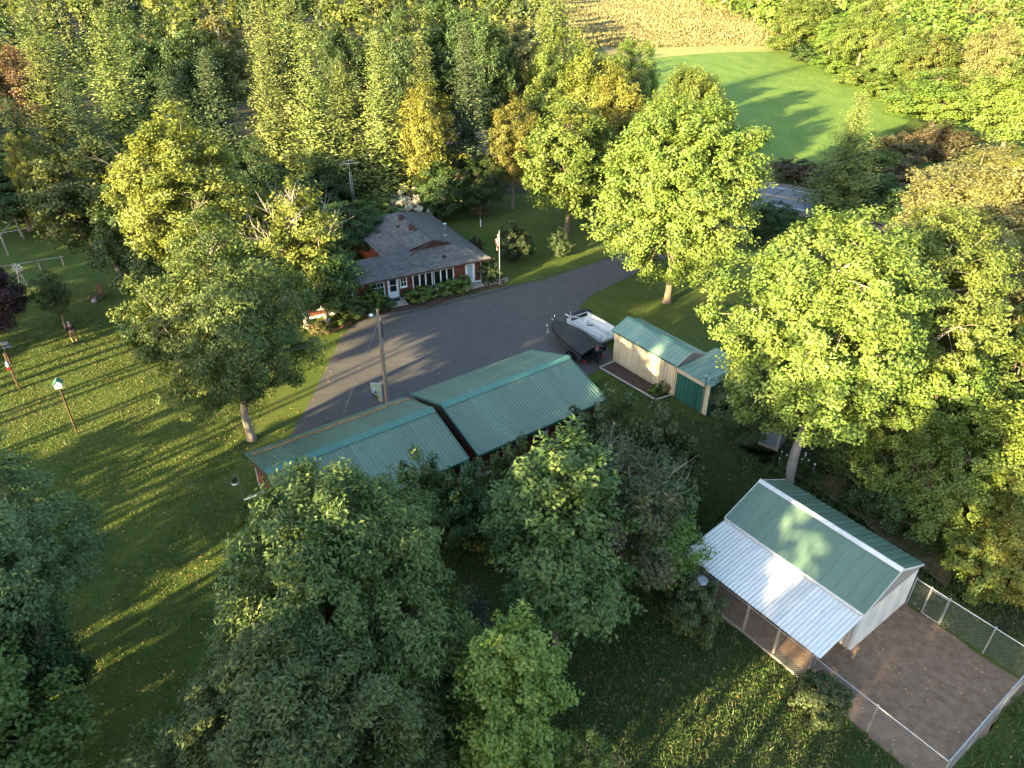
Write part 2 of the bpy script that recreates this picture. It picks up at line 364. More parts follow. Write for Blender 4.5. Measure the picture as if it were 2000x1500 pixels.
def broadleaf(seed, H=14., Rr=5., base=3., lobes=12, clumps=260, leaves=100, rc=.75, ln=.3, wd=.2, droop=.2, up=.5, taper=.15,
              trunk=.28, inner=.25, spray=None, lobe_r=.46, ragged=0., bare=0, multi=1, lift=0.):
    g = np.random.default_rng(seed); rn = random.Random(seed)
    cz = (H+base)/2; hz = (H-base)/2
    LC = []; 
    for i in range(lobes):
        z = 1-2*(i+.5)/lobes; a = i*2.39996+rn.uniform(-.4, .4); rr = math.sqrt(1-z*z)
        k = rn.uniform(.48, .66)+ragged*rn.uniform(-.25, .3); LC.append((math.cos(a)*rr*k, math.sin(a)*rr*k, z*k))
    LC = np.array(LC); LR = g.uniform(lobe_r*.8, lobe_r*1.15, lobes)
    C = []; O = []; li = []
    while len(C) < clumps:
        i = rn.randrange(lobes); d = norm(g.normal(size=(1, 3)))[0]
        if lift: d[2] += lift; d /= np.linalg.norm(d)
        k = rn.uniform(.82, 1.06) if rn.random() > inner else rn.uniform(.2, .75)
        p = LC[i]+d*LR[i]*k
        dd = np.linalg.norm(LC-p, axis=1)/LR; dd[i] = 9
        if dd.min() < .72 and rn.random() > .12: continue
        if np.linalg.norm(p) > 1.12+ragged*.4: continue
        C.append(p); O.append(d*.7+norm(p[None])[0]*.5); li.append(i)
    C = np.array(C); O = norm(np.array(O))
    prof = 1-taper*C[:, 2]
    def towp(P): 
        pr = 1-taper*P[:, 2]
        return np.stack([P[:, 0]*Rr*pr, P[:, 1]*Rr*pr, cz+P[:, 2]*hz], 1)
    CW = towp(C); LW = towp(LC)
    lt = g.random(lobes); ct = np.clip(lt[li]*.45+g.random(len(C))*.6, 0, 1)
    lv = grow_leaves(g, CW, O, leaves, rc, ln, wd, droop, up, ctint=ct, spray=spray)
    # wood: trunk, limbs to every lobe, twigs to clumps
    mb = MB()
    tops = []
    for k in range(multi):
        a = rn.uniform(0, 6.28); sp = 0 if multi == 1 else Rr*.28
        tp = [(0.05*k, 0, -.15), (rn.uniform(-.1, .1)+math.cos(a)*sp*.3, rn.uniform(-.1, .1)+math.sin(a)*sp*.3, base*.6), (rn.uniform(-.2, .2)+math.cos(a)*sp*.7, rn.uniform(-.2, .2)+math.sin(a)*sp*.7, base+.15*hz),
              (rn.uniform(-.4, .4)+math.cos(a)*sp, rn.uniform(-.4, .4)+math.sin(a)*sp, cz), (rn.uniform(-.4, .4)+math.cos(a)*sp, rn.uniform(-.4, .4)+math.sin(a)*sp, cz+hz*.6)]
        t0 = trunk if multi == 1 else trunk*.6
        mb.tube([tp[0], (tp[0][0], tp[0][1], .25)]+tp[1:], [t0*1.55, t0*1.1, t0*.95, t0*.8, t0*.5, t0*.15], 9); tops.append(tp)
    for i in range(lobes):
        e = Vector(LW[i]); tp = tops[i % multi]
        zs = max(base*.8, min(cz+hz*.4, e.z-.55*math.hypot(e.x, e.y)-.3)); f = 0
        for a_, b_ in zip(tp, tp[1:]):
            if a_[2] <= zs <= b_[2]: f = (zs-a_[2])/(b_[2]-a_[2]+1e-6); st = Vector(a_).lerp(Vector(b_), f); break
        else: st = Vector(tp[2])
        mid = st.lerp(e, .5)+Vector((0, 0, rn.uniform(-.1, .5)))
        mb.tube([st, mid, e], [trunk*.42, trunk*.26, trunk*.12], 5, False)
        idx = [j for j in range(len(CW)) if li[j] == i]; rn.shuffle(idx)
        for j in idx[:9]:
            c = Vector(CW[j]); s0 = mid.lerp(e, rn.uniform(.3, 1)); mb.tube([s0, s0.lerp(c, .5)+Vector((0, 0, .15)), c], [trunk*.10, trunk*.07, .012], 4, False)
    for i in range(bare): # dead twigs poking out of the crown
        d = Vector(norm(g.normal(size=(1, 3)))[0]); d.z = abs(d.z)*.7+.1
        st = Vector((0, 0, base+.3*hz)); e = Vector((d.x*Rr*1.0, d.y*Rr*1.0, cz+d.z*hz*.9)); pts = [st]
        for q_ in range(1, 6):
            f = q_/5; p = st.lerp(e, f)+Vector((rn.uniform(-.3, .3), rn.uniform(-.3, .3), .55*math.sin(f*3.1)+rn.uniform(-.2, .2))); pts.append(p)
        mb.tube(pts, [trunk*.22, trunk*.16, trunk*.11, trunk*.075, trunk*.045, .006], 4, False)
        for q_ in range(12):
            k = rn.randrange(2, 5); s0 = pts[k].lerp(pts[k+1], rn.random()); dd = (pts[k+1]-pts[k]).normalized()
            e1 = s0+(dd*rn.uniform(.4, 1.)+Vector((rn.uniform(-1, 1), rn.uniform(-1, 1), rn.uniform(-.2, .9)))*.6)*Rr*.16; e2 = e1+(e1-s0)*.7+Vector((rn.uniform(-.2, .2), rn.uniform(-.2, .2), .12))
            mb.tube([s0, e1, e2], [.020, .012, .004], 3, False)
    return lv, mb, H, Rr
def conifer(seed, H=19., Rr=2.7, base=1.0, step=.45, br=9, droop=.28, tip=.25, ln=.5, wd=.17, per=3, gap=.45, ragged=.2, power=.85, trunk=.24, upb=0., width=.32, curtain=0., core=0, csize=.9, inner_cut=0.):
    g = np.random.default_rng(seed); rn = random.Random(seed)
    mb = MB(); mb.tube([(0, 0, -.15), (0, 0, .3), (0, 0, H*.5), (0, 0, H*.97)], [trunk*1.4, trunk, trunk*.55, .02], 7)
    P = []; D = []; T = []
    z = base
    while z < H-.15:
        f = (z-base)/(H-base); Lm = Rr*((1-f)**power)*(1-.35*max(0, .12-f)/.12)+.12
        a0 = rn.random()*6.28; nb = max(3, int(br*(.5+.5*(1-f))))
        for k in range(nb):
            a = a0+6.283*k/nb+rn.uniform(-.25, .25); l = Lm*rn.uniform(1-ragged*2, 1+ragged); ct = rn.random()
            if rn.random() < ragged*.35: continue
            ns = max(2, int(l/gap)); dr = droop*rn.uniform(.6, 1.4)-upb
            prev = Vector((0, 0, z))
            for s in range(1, ns+1):
                q = s/ns; x = l*q; dz = -dr*x+tip*l*q*q*q
                p = Vector((math.cos(a)*x, math.sin(a)*x, z+dz))
                if q > inner_cut:
                    P.append(p); D.append((math.cos(a), math.sin(a), -dr*.7+.4*q*tip)); T.append(min(1, ct*.6+rn.random()*.1+.3*q))  # tint rises to the branch tip, painting outer needles as lit
            mb.tube([(0, 0, z), p], [.05*(1-f)+.012, .01], 3, False)
        z += step*(.55+.6*(1-f))*rn.uniform(.85, 1.15)
    P.append(Vector((0, 0, H-.1))); D.append((0, 0, 1)); T.append(.8)
    P = np.array(P); D = norm(np.array(D)); n = len(P); k = n*per
    p = np.repeat(P, per, 0)+g.normal(size=(k, 3))*width*.5; d = np.repeat(D, per, 0)
    hang = (g.random((k, 1)) < curtain); t = norm(d*np.where(hang, .35, .8)+np.cross(d, np.array([0, 0, 1.]))*g.normal(size=(k, 1))*.75+g.normal(size=(k, 3))*.25+np.array([0, 0, 1.])*np.where(hang, -.7, .25)); p = p+np.where(hang, 1., 0.)*np.array([0, 0, -ln*.3]); nn = norm(np.array([0, 0, .55])+d*np.array([1., 1., 0])*.95+g.normal(size=(k, 3))*.27); nn = norm(nn-t*((nn*t).sum(1, keepdims=True)))
    s = np.cross(nn, t); zs = np.clip(1.1-.65*p[:, 2:3]/H, .3, 1.1); l = ln*g.uniform(.6, 1.3, (k, 1))/2*zs; w_ = wd*g.uniform(.7, 1.3, (k, 1))/2*zs
    v = np.stack([p-t*l, p+s*w_, p+t*l, p-s*w_], 1).reshape(-1, 3); q = np.arange(k*4).reshape(-1, 4)
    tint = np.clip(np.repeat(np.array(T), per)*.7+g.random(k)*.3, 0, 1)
    if core:   # dense needles by the stem, darkest tint painting the crown's inner shade
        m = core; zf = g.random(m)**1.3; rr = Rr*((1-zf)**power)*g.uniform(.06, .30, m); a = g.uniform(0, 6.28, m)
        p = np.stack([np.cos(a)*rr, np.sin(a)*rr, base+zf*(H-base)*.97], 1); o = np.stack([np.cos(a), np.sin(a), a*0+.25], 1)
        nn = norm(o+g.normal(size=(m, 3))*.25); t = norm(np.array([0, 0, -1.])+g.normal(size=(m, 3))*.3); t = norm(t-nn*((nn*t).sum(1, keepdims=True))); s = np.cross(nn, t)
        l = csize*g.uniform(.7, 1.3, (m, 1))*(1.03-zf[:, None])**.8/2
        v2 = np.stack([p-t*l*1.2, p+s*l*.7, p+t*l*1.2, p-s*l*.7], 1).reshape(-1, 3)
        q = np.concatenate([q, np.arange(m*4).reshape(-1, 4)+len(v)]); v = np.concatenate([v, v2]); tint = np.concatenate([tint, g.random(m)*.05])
    return (v, q, tint), mb, H, Rr
class Arch:
    def __init__(s, name, spec, bark):
        (v, q, t), mb, s.H, s.R = spec
        s.crown = fastmesh(name+'_crown', v, q, t, [L['ash']]); s.trunk = mb.mesh(name+'_trunk', M[bark], True)
        s.nq = len(q)
A = {}
A['maple'] = Arch('maple', broadleaf(11, 17, 6., 1.0, 28, 940, 124, .60, .23, .145, .1, .45, .12, .30, spray=.9, lobe_r=.37, lift=.25), 'bark')
A['elm'] = Arch('elm', broadleaf(12, 17, 5.2, 3.8, 20, 760, 124, .62, .20, .12, .25, .5, .0, .26, ragged=.14, lobe_r=.40), 'pale_bark')
A['ashdark'] = Arch('ash_dark', broadleaf(13, 12, 5.0, 2.4, 18, 600, 112, .60, .20, .09, .45, .5, .15, .24, ragged=.48, lobe_r=.40), 'pale_bark')
A['ashtall'] = Arch('ash_tall', broadleaf(14, 19, 4.8, 4.5, 22, 600, 100, .66, .24, .13, .2, .5, .24, .26, ragged=.25, lobe_r=.36, bare=3, lift=.2), 'pale_bark')
A['sparse'] = Arch('sparse', broadleaf(15, 11, 3.8, 3., 13, 200, 76, .5, .24, .14, .0, .5, -.1, .22, ragged=.45, lobe_r=.36, bare=18, spray=1.0, lift=.4), 'pale_bark')
A['walnut'] = Arch('walnut', broadleaf(16, 13, 5.8, 1.6, 24, 860, 112, .58, .235, .085, .4, .6, .36, .26, ragged=.34, lobe_r=.35), 'bark')
A['young'] = Arch('young_maple', broadleaf(17, 9.5, 2.6, 1.8, 12, 300, 104, .42, .20, .105, .2, .6, .25, .13, ragged=.35, lobe_r=.38, spray=.7), 'bark')
A['thin'] = Arch('thin_tree', broadleaf(18, 8.5, 2.4, 1.5, 12, 170, 46, .48, .24, .10, .3, .5, .1, .12, ragged=.45, lobe_r=.4, bare=7), 'pale_bark')
A['leafy'] = Arch('leafy', broadleaf(19, 12, 4.0, 2., 14, 330, 96, .66, .25, .15, .2, .5, .12, .22, ragged=.25, lobe_r=.42), 'bark')
A['leafy2'] = Arch('leafy_b', broadleaf(20, 13, 3.6, 2.5, 13, 300, 96, .66, .25, .15, .2, .5, .05, .22, ragged=.35, lobe_r=.42, spray=.6), 'pale_bark')
A['leafy3'] = Arch('leafy_c', broadleaf(21, 10, 4.2, 1., 15, 330, 96, .64, .24, .14, .25, .5, .15, .22, ragged=.3, lobe_r=.42, bare=3), 'bark')
A['birch'] = Arch('birch', broadleaf(22, 17, 2.7, 5., 14, 260, 60, .55, .30, .18, .3, .5, .15, .16, ragged=.4, lobe_r=.38, bare=2), 'white_bark')
A['shrub'] = Arch('shrub', broadleaf(23, 3.2, 1.9, .1, 9, 150, 70, .30, .18, .10, .1, .5, .1, .07, ragged=.25, lobe_r=.5, multi=4), 'dark_bark')
A['bush'] = Arch('bush', broadleaf(24, 1.1, .75, .02, 8, 90, 60, .14, .12, .06, .1, .6, .15, .03, inner=.1, lobe_r=.55, multi=3), 'dark_bark')
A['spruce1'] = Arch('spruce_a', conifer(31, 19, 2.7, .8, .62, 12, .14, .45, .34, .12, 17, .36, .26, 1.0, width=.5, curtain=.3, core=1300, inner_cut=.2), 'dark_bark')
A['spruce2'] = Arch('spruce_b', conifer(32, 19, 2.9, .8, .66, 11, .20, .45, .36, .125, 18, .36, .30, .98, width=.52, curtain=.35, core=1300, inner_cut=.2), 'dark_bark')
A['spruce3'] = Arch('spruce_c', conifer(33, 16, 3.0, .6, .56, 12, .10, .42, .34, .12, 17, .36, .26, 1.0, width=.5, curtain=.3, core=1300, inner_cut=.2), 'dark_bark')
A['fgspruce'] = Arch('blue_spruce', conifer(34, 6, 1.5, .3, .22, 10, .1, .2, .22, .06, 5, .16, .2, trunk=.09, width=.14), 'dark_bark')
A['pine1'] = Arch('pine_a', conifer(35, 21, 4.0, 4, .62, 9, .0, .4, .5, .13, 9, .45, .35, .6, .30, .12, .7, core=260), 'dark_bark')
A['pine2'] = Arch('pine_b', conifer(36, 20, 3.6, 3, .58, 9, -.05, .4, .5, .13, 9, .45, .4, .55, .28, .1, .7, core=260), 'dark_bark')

HEAD = {}
def plant(arch, name, label, cat, x, y, h, r, leaf, group=None, rz=None, z=0., squash=1., bark=None):
    a = A[arch]; t = thing(name, label, cat, (x, y, z), rnd.uniform(0, 6.28) if rz is None else rz, group)
    t.scale = (r/a.R, r/a.R*squash, h/a.H)
    for nm, me, mat in (('trunk', a.trunk, M[bark] if bark else None), ('crown', a.crown, L[leaf])):
        if (arch, nm) in HEAD: o = HEAD[arch, nm].copy(); COL.objects.link(o); o.parent = t
        else: o = HEAD[arch, nm] = meshobj(nm, me, t)
        o.name = nm
        o.material_slots[0].link = 'OBJECT'; o.material_slots[0].material = mat or me.materials[0]
    return t

# ------------------------------------------------------------------ trees: where they stand
FG = 'trees growing in front of the garages'
plant('walnut', 'walnut_tree', 'broad dark green tree with drooping narrow leaves hiding the garage front', 'tree', -6.09, 17.83, 14.07, 5.12, 'walnut', rz=.3)
plant('walnut', 'walnut_tree', 'spreading narrow-leaved tree at the bottom edge, below the broad dark tree', 'tree', -6.67, 13.46, 11.31, 5.12, 'walnut', rz=2.6)
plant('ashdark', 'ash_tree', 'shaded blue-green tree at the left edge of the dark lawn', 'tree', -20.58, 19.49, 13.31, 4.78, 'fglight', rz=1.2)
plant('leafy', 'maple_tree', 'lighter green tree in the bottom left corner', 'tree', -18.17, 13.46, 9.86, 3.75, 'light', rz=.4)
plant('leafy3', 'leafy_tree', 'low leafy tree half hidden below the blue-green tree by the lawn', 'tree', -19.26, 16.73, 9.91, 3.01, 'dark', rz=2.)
plant('fgspruce', 'blue_spruce', 'small blue-grey spruce squeezed between the broad dark tree and young maple', 'spruce', -1.68, 20.00, 6.09, 1.58, 'spruce_blue')
plant('young', 'maple_tree', 'young green maple with slender stem in front of the right garage', 'tree', 1.99, 21.59, 11.73, 3.32, 'walnut', rz=1.)
plant('thin', 'thin_tree', 'sparse tree with rusty dying leaves right of the young maple', 'tree', 5.08, 23.94, 10.68, 2.68, 'rusty', rz=.6)
plant('shrub', 'tall_shrub', 'dusky grey-green shrub against the right garage corner', 'shrub', 4.98, 31.49, 6.87, 2.63, 'willow', rz=.2)
plant('shrub', 'tall_shrub', 'tall grey-green shrub between right garage corner and shaded grass', 'shrub', 8.13, 30.22, 6.94, 2.29, 'willow', rz=2.)
plant('shrub', 'tall_shrub', 'green shrub under the middle of the right garage eave', 'shrub', 0.28, 29.40, 6.04, 1.87, 'walnut', rz=4.)
plant('shrub', 'tall_shrub', 'grey-green shrub below the right end of the left garage eave', 'shrub', -4.26, 28.43, 5.56, 1.97, 'walnut', rz=2.)
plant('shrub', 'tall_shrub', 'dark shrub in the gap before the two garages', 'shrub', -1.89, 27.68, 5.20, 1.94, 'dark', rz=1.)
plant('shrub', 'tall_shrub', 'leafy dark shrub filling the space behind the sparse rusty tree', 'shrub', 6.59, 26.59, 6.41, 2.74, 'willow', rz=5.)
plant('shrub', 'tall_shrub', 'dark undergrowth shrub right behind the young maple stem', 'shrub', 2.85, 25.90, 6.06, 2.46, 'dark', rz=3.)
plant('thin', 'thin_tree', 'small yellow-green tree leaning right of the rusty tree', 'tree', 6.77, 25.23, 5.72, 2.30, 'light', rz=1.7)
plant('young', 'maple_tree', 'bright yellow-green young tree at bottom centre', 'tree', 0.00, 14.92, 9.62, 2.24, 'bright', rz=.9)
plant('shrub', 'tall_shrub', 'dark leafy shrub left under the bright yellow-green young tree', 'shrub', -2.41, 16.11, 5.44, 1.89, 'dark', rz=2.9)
plant('thin', 'sapling', 'thin pale sapling poking up at the bottom edge', 'sapling', 2.62, 13.81, 6.04, 1.13, 'light', rz=.1)
plant('shrub', 'tall_shrub', 'dull green bush growing at the barrel end of the lean-to', 'shrub', 8.24, 22.44, 3.58, 1.38, 'willow', rz=.9)
plant('shrub', 'tall_shrub', 'small weedy bush against the chain-link below the lean-to', 'shrub', 12.64, 18.29, 2.71, 1.14, 'willow', rz=3.3)
# middle distance, left
plant('ashdark', 'ash_tree', 'dark green ash with pale trunk beside the left garage end', 'tree', -16.75, 37.70, 14.33, 5.06, 'ash', rz=2.2)
plant('ashtall', 'ash_tree', 'tallest ash, sunlit yellow-green crown, left of the house', 'tree', -23.92, 52.17, 17.95, 5.26, 'ash_yellow', rz=.7)
plant('sparse', 'ash_tree', 'half-bare ash with pale dead branches right beside the house', 'tree', -16.85, 53.06, 12.82, 4.12, 'ash_yellow', rz=.2, bark='white_bark')
plant('leafy2', 'ash_tree', 'thinning green tree with pale limbs standing near the brown chair', 'tree', -35.54, 60.85, 13.39, 4.92, 'ash', rz=1.1)
plant('leafy', 'leafy_tree', 'dense dark tree between thinning tree and tallest ash', 'tree', -27.59, 53.06, 12.26, 4.33, 'dark', rz=.9)
plant('leafy2', 'leafy_tree', 'dark leafy tree close behind the half-bare ash at the house end', 'tree', -15.16, 53.06, 7.53, 3.44, 'dark', rz=2.9)
plant('leafy', 'maple_tree', 'dark purple-leaved maple at the left edge of the lawn', 'tree', -39.80, 48.83, 8.78, 3.20, 'purple', rz=2.)
plant('thin', 'sapling', 'slim young sapling on the lawn behind the standing person', 'sapling', -36.73, 53.06, 5.42, 1.43, 'ash', rz=.4)
plant('shrub', 'flowering_shrub', 'tall panicle shrub covered in cream blossom behind the house roof', 'shrub', -11.75, 77.20, 3.89, 2.56, 'blossom', rz=.2)
plant('shrub', 'tall_shrub', 'leafy green shrub below the cream blossom behind the house', 'shrub', -12.95, 74.83, 3.37, 2.72, 'walnut', rz=1.2)
plant('leafy3', 'leafy_tree', 'small leafy tree tight against the back left corner of the house', 'tree', -15.89, 68.39, 5.49, 3.75, 'dark', rz=.8)
plant('shrub', 'round_shrub', 'large round grey-green shrub beside the flagpole', 'shrub', 0.40, 67.08, 3.77, 1.89, 'willow', rz=2.2)
plant('shrub', 'round_shrub', 'smaller oval shrub on the lawn right of the large round shrub', 'shrub', 4.65, 68.12, 2.77, 1.06, 'willow', rz=.2)
plant('shrub', 'red_shrub', 'dull red shrub behind the right roof edge of the house', 'shrub', -3.74, 69.47, 1.58, 0.88, 'russet', rz=.9)
plant('shrub', 'flowering_shrub', 'low white-flowered shrub at the right corner of the house', 'shrub', -2.09, 61.98, 2.23, 1.03, 'willow', rz=.3)
plant('thin', 'sapling', 'nearly bare little tree on the lawn behind the house', 'sapling', -3.58, 79.19, 2.11, 1.03, 'russet', rz=.3)
plant('maple', 'maple_tree', 'largest round maple, brightly lit, beside the driveway', 'tree', 13.63, 57.87, 17.83, 6.86, 'maple', rz=.5)
plant('maple', 'maple_tree', 'second bright maple rising just behind the largest maple', 'tree', 16.77, 72.58, 17.73, 4.73, 'maple', rz=2.5)
plant('leafy', 'leafy_tree', 'broad green tree with sunlit top on the lawn behind the oval shrub', 'tree', 5.83, 73.77, 14.25, 5.25, 'light', rz=1.9)
plant('leafy2', 'birch_tree', 'orange-tinged tree with slender bare trunk at the lawn edge', 'tree', 0.06, 82.86, 12.40, 3.00, 'orange', rz=.9, bark='pale_bark')
plant('leafy2', 'leafy_tree', 'golden-green tree standing before the spruces behind the house', 'tree', -9.16, 79.69, 14.64, 3.28, 'yellow', rz=1.9)
plant('leafy3', 'leafy_tree', 'low dark tree below the largest maple by the road', 'tree', 26.88, 72.58, 4.11, 2.91, 'dark', rz=1.)
SP = 'spruces lined up along the wood edge behind the house'
for arch, lab, px in (
    ('spruce1', 'isolated slim spruce with pointed gold top, leftmost of the sunlit row', (-26.11, 81.96, 17.95, 2.54)),
    ('spruce2', 'very tall spruce second from the left in the sunlit row', (-20.88, 79.69, 19.61, 3.16)),
    ('spruce3', 'shorter bushy spruce just behind the antenna mast', (-18.02, 80.90, 16.06, 3.25)),
    ('spruce1', 'sunlit spruce between bushy spruce and golden-green tree', (-13.75, 80.55, 18.87, 3.04)),
    ('spruce2', 'spruce whose tip rises above the golden-green tree', (-9.79, 83.78, 18.50, 2.92)),
    ('spruce1', 'narrow shaded spruce right of the golden-green tree', (-4.92, 83.05, 19.54, 2.67)),
    ('spruce3', 'dark spruce in the shade left of the slim pointed spruce', (-31.92, 81.96, 17.23, 3.33)),
    ('spruce2', 'wide gold-lit spruce above the tallest ash', (-44.58, 87.03, 20.32, 4.04)),
    ('spruce1', 'tall grey-green spruce left of the wide gold-lit spruce', (-51.41, 85.09, 17.81, 3.43)),
    ('spruce3', 'dark spruce at the left picture edge above the garden frame', (-59.13, 84.15, 15.43, 4.29)),
    ('spruce2', 'shaded spruce between thinning tree and dark edge spruce', (-52.02, 78.85, 13.06, 3.27)),
    ('spruce1', 'tall spruce tip showing just left of the field', (-30.61, 99.13, 21.45, 2.91)),
    ('spruce3', 'shaded bushy spruce behind the thinning tree', (-46.21, 80.55, 14.25, 3.32)),
    ('spruce2', 'dark spruce filling the shade behind tallest ash', (-35.66, 79.69, 14.88, 3.55))):
    px = (px[0], px[1], px[2], px[3]*1.5)
    plant(arch, 'spruce_tree', lab, 'spruce', *px, 'spruce_shaded' if 'dark' in lab or 'shaded' in lab else 'spruce', SP)  # spruces standing in shade get the darker needles, shade as colour
for lab, leaf, arch, px in (  # dark leaves behind the spruces paint the shade between them
    ('white-stemmed birch in the wood above the orange-tinged tree', 'pale', 'birch', (0.73, 104.25, 19.38, 3.41)),
    ('shade-dark leafy tree behind the narrow shaded spruce', 'dark', 'leafy2', (-2.92, 99.13, 19.25, 3.59)),
    ('pale leafy tree at the wood corner beside the straw field', 'thicket', 'leafy', (5.73, 95.56, 17.83, 4.76)),
    ('sunlit tree at the wood edge left of the second maple', 'ash_yellow', 'leafy2', (9.63, 90.07, 16.69, 4.23)),
    ('golden tree touching the left side of the second maple', 'yellow', 'leafy2', (11.83, 84.15, 15.18, 3.43)),
    ('brownish thin tree between orange-tinged tree and golden tree', 'orange', 'leafy3', (9.65, 80.55, 12.23, 3.07)),
    ('pale green tree where wood, straw field and green field meet', 'thicket', 'leafy3', (17.09, 109.84, 15.17, 3.99)),
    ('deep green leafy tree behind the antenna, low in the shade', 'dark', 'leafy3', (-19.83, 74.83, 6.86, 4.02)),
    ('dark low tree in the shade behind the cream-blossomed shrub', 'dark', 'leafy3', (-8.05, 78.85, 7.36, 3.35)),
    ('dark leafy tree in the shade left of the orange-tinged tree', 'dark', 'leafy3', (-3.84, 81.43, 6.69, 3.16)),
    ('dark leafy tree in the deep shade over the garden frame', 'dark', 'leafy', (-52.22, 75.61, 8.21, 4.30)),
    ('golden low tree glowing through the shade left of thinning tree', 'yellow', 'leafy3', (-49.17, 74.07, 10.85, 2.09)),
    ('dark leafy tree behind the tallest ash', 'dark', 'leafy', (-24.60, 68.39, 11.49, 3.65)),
    ('brown-leaved tree near the top left of the wood', 'brown', 'leafy2', (-68.67, 106.98, 14.57, 4.61)),
    ('tall plumed pine near the top left corner of the wood', 'pine', 'pine1', (-70.55, 119.27, 19.46, 5.79)),
    ('big plumed pine rising behind the slim pointed spruce', 'pine', 'pine1', (-29.04, 104.25, 22.24, 5.41)),
    ('plumed pine just left of the straw field', 'pine', 'pine2', (6.12, 119.27, 22.69, 4.59)),
    ('shade-dark leafy tree rising behind the very tall spruce', 'dark', 'leafy2', (-20.87, 99.13, 18.13, 4.26)),
    ('broad dark leafy tree above the wide gold-lit spruce', 'dark', 'leafy', (-47.61, 101.63, 19.03, 5.34)),
    ('birch with bare white top left of the big plumed pine', 'pale', 'birch', (-37.66, 101.63, 20.16, 3.66)),
    ('shade-dark leafy tree between two pines near the top edge', 'dark', 'leafy2', (-39.51, 96.72, 18.37, 4.48)),
    ('shade-dark leafy tree behind the golden-green tree and spruces', 'dark', 'leafy', (-13.63, 96.72, 20.00, 4.45)),
    ('shade-dark leafy tree at the top edge behind the sunlit spruces', 'dark', 'leafy2', (-7.82, 101.63, 21.28, 4.31))):
    if arch[:4] == 'pine': px = (px[0], px[1], px[2], px[3]*1.05)
    nm = {'pine1': 'pine_tree', 'pine2': 'pine_tree', 'birch': 'birch_tree'}.get(arch, 'leafy_tree')
    plant(arch, nm, lab, nm.split('_')[0] if nm[0] != 'l' else 'tree', *px, leaf, 'trees of the wood behind the house')
# right side
plant('elm', 'elm_tree', 'tall leafy tree with pale trunk behind the kennel shed, left crown', 'tree', 16.49, 33.62, 16.94, 5.61, 'maple', rz=.3)
plant('elm', 'elm_tree', 'tall leafy tree right beside the pale-trunked tree, equally bright', 'tree', 23.86, 37.59, 15.90, 4.69, 'maple', rz=2.3)
plant('spruce1', 'spruce_tree', 'lone dark spruce standing beside the road', 'spruce', 35.80, 78.52, 13.52, 4.28, 'spruce', rz=.3)
TK = 'trees of the thicket on the right'
for lab, leaf, arch, px in (
    ('pale yellow-green tree with bare twigs behind the twin leafy trees', 'pale', 'ashtall', (37.06, 56.85, 13.51, 6.20)),
    ('broad pale tree at the right edge above the thicket', 'pale', 'leafy3', (41.07, 53.06, 14.11, 5.26)),
    ('pale yellow tree between the twin leafy trees and right edge', 'pale', 'leafy3', (33.62, 43.69, 11.82, 4.23)),
    ('bright green tree at the right edge under the pale trees', 'maple', 'leafy', (33.57, 38.15, 11.14, 3.38)),
    ('sunlit light green tree low right of the twin leafy trees', 'light', 'leafy', (27.69, 34.00, 9.13, 2.73)),
    ('shaded tree directly under the right twin leafy tree', 'light', 'leafy3', (23.65, 32.60, 9.00, 2.79)),
    ('dark shaded tree below the left twin leafy tree', 'walnut', 'leafy3', (20.48, 35.23, 8.77, 2.95)),
    ('yellowing tree with a forked bare limb in the thicket', 'ash_yellow', 'leafy2', (25.53, 28.43, 9.50, 2.40)),
    ('light green small tree sagging over the trodden path', 'light', 'leafy3', (21.13, 31.27, 7.01, 2.07)),
    ('green tree in the middle of the thicket front', 'light', 'leafy3', (22.24, 28.43, 7.13, 2.20)),
    ('green tree at the right edge halfway down', 'thicket', 'leafy3', (25.95, 25.90, 8.42, 2.40)),
    ('golden-orange small tree above the back pen fence', 'orange', 'leafy3', (23.76, 25.23, 5.41, 1.82)),
    ('low green bush at the corner behind the kennel shed', 'light', 'shrub', (22.56, 24.90, 4.13, 1.34)),
    ('small golden bush at the right picture edge by the fence', 'yellow', 'shrub', (24.53, 23.94, 3.78, 1.32)),
    ('dark green bush behind the kennel shed ridge', 'dark', 'shrub', (20.49, 31.49, 3.50, 1.85)),
    ('dark bush beside the trodden path below the thicket', 'dark', 'shrub', (21.36, 29.21, 3.77, 1.76)),
    ('grey-green bush hiding the end of the green-doored annex', 'willow', 'leafy3', (14.97, 37.59, 6.09, 2.37))):
    nm = 'bush' if arch == 'shrub' else 'leafy_tree'; px = (px[0], px[1], px[2], px[3]*1.15)
    plant(arch, nm, lab, 'bush' if arch == 'shrub' else 'tree', *px, leaf, TK)
FT = 'trees beyond the road'
for lab, leaf, arch, px in (
    ('bright yellow-green tree beyond the road at the field corner', 'light', 'leafy', (65.66, 117.60, 10.08, 7.44)),
    ('pale broad tree at the right edge beyond the road', 'maple', 'leafy', (68.98, 104.25, 13.37, 6.96)),
    ('big dark tree at the near corner of the straw field', 'thicket', 'leafy', (70.41, 195.35, 15.62, 6.78)),
    ('yellow tree on the edge of the green field', 'light', 'leafy2', (74.32, 185.25, 11.13, 4.73)),
    ('leafy tree on the field edge right of the yellow tree', 'thicket', 'leafy', (74.95, 170.16, 15.35, 5.96)),
    ('broad leafy tree midway along the field edge', 'thicket', 'leafy3', (75.12, 153.93, 12.67, 5.96)),
    ('dense tree at the lower end of the field edge', 'thicket', 'leafy', (75.47, 140.73, 12.37, 5.49)),
    ('pointed pale tree behind the dense field-edge tree', 'pale', 'leafy2', (81.42, 134.23, 14.63, 4.79))):
    plant(arch, 'leafy_tree', lab, 'tree', *px, leaf, FT)
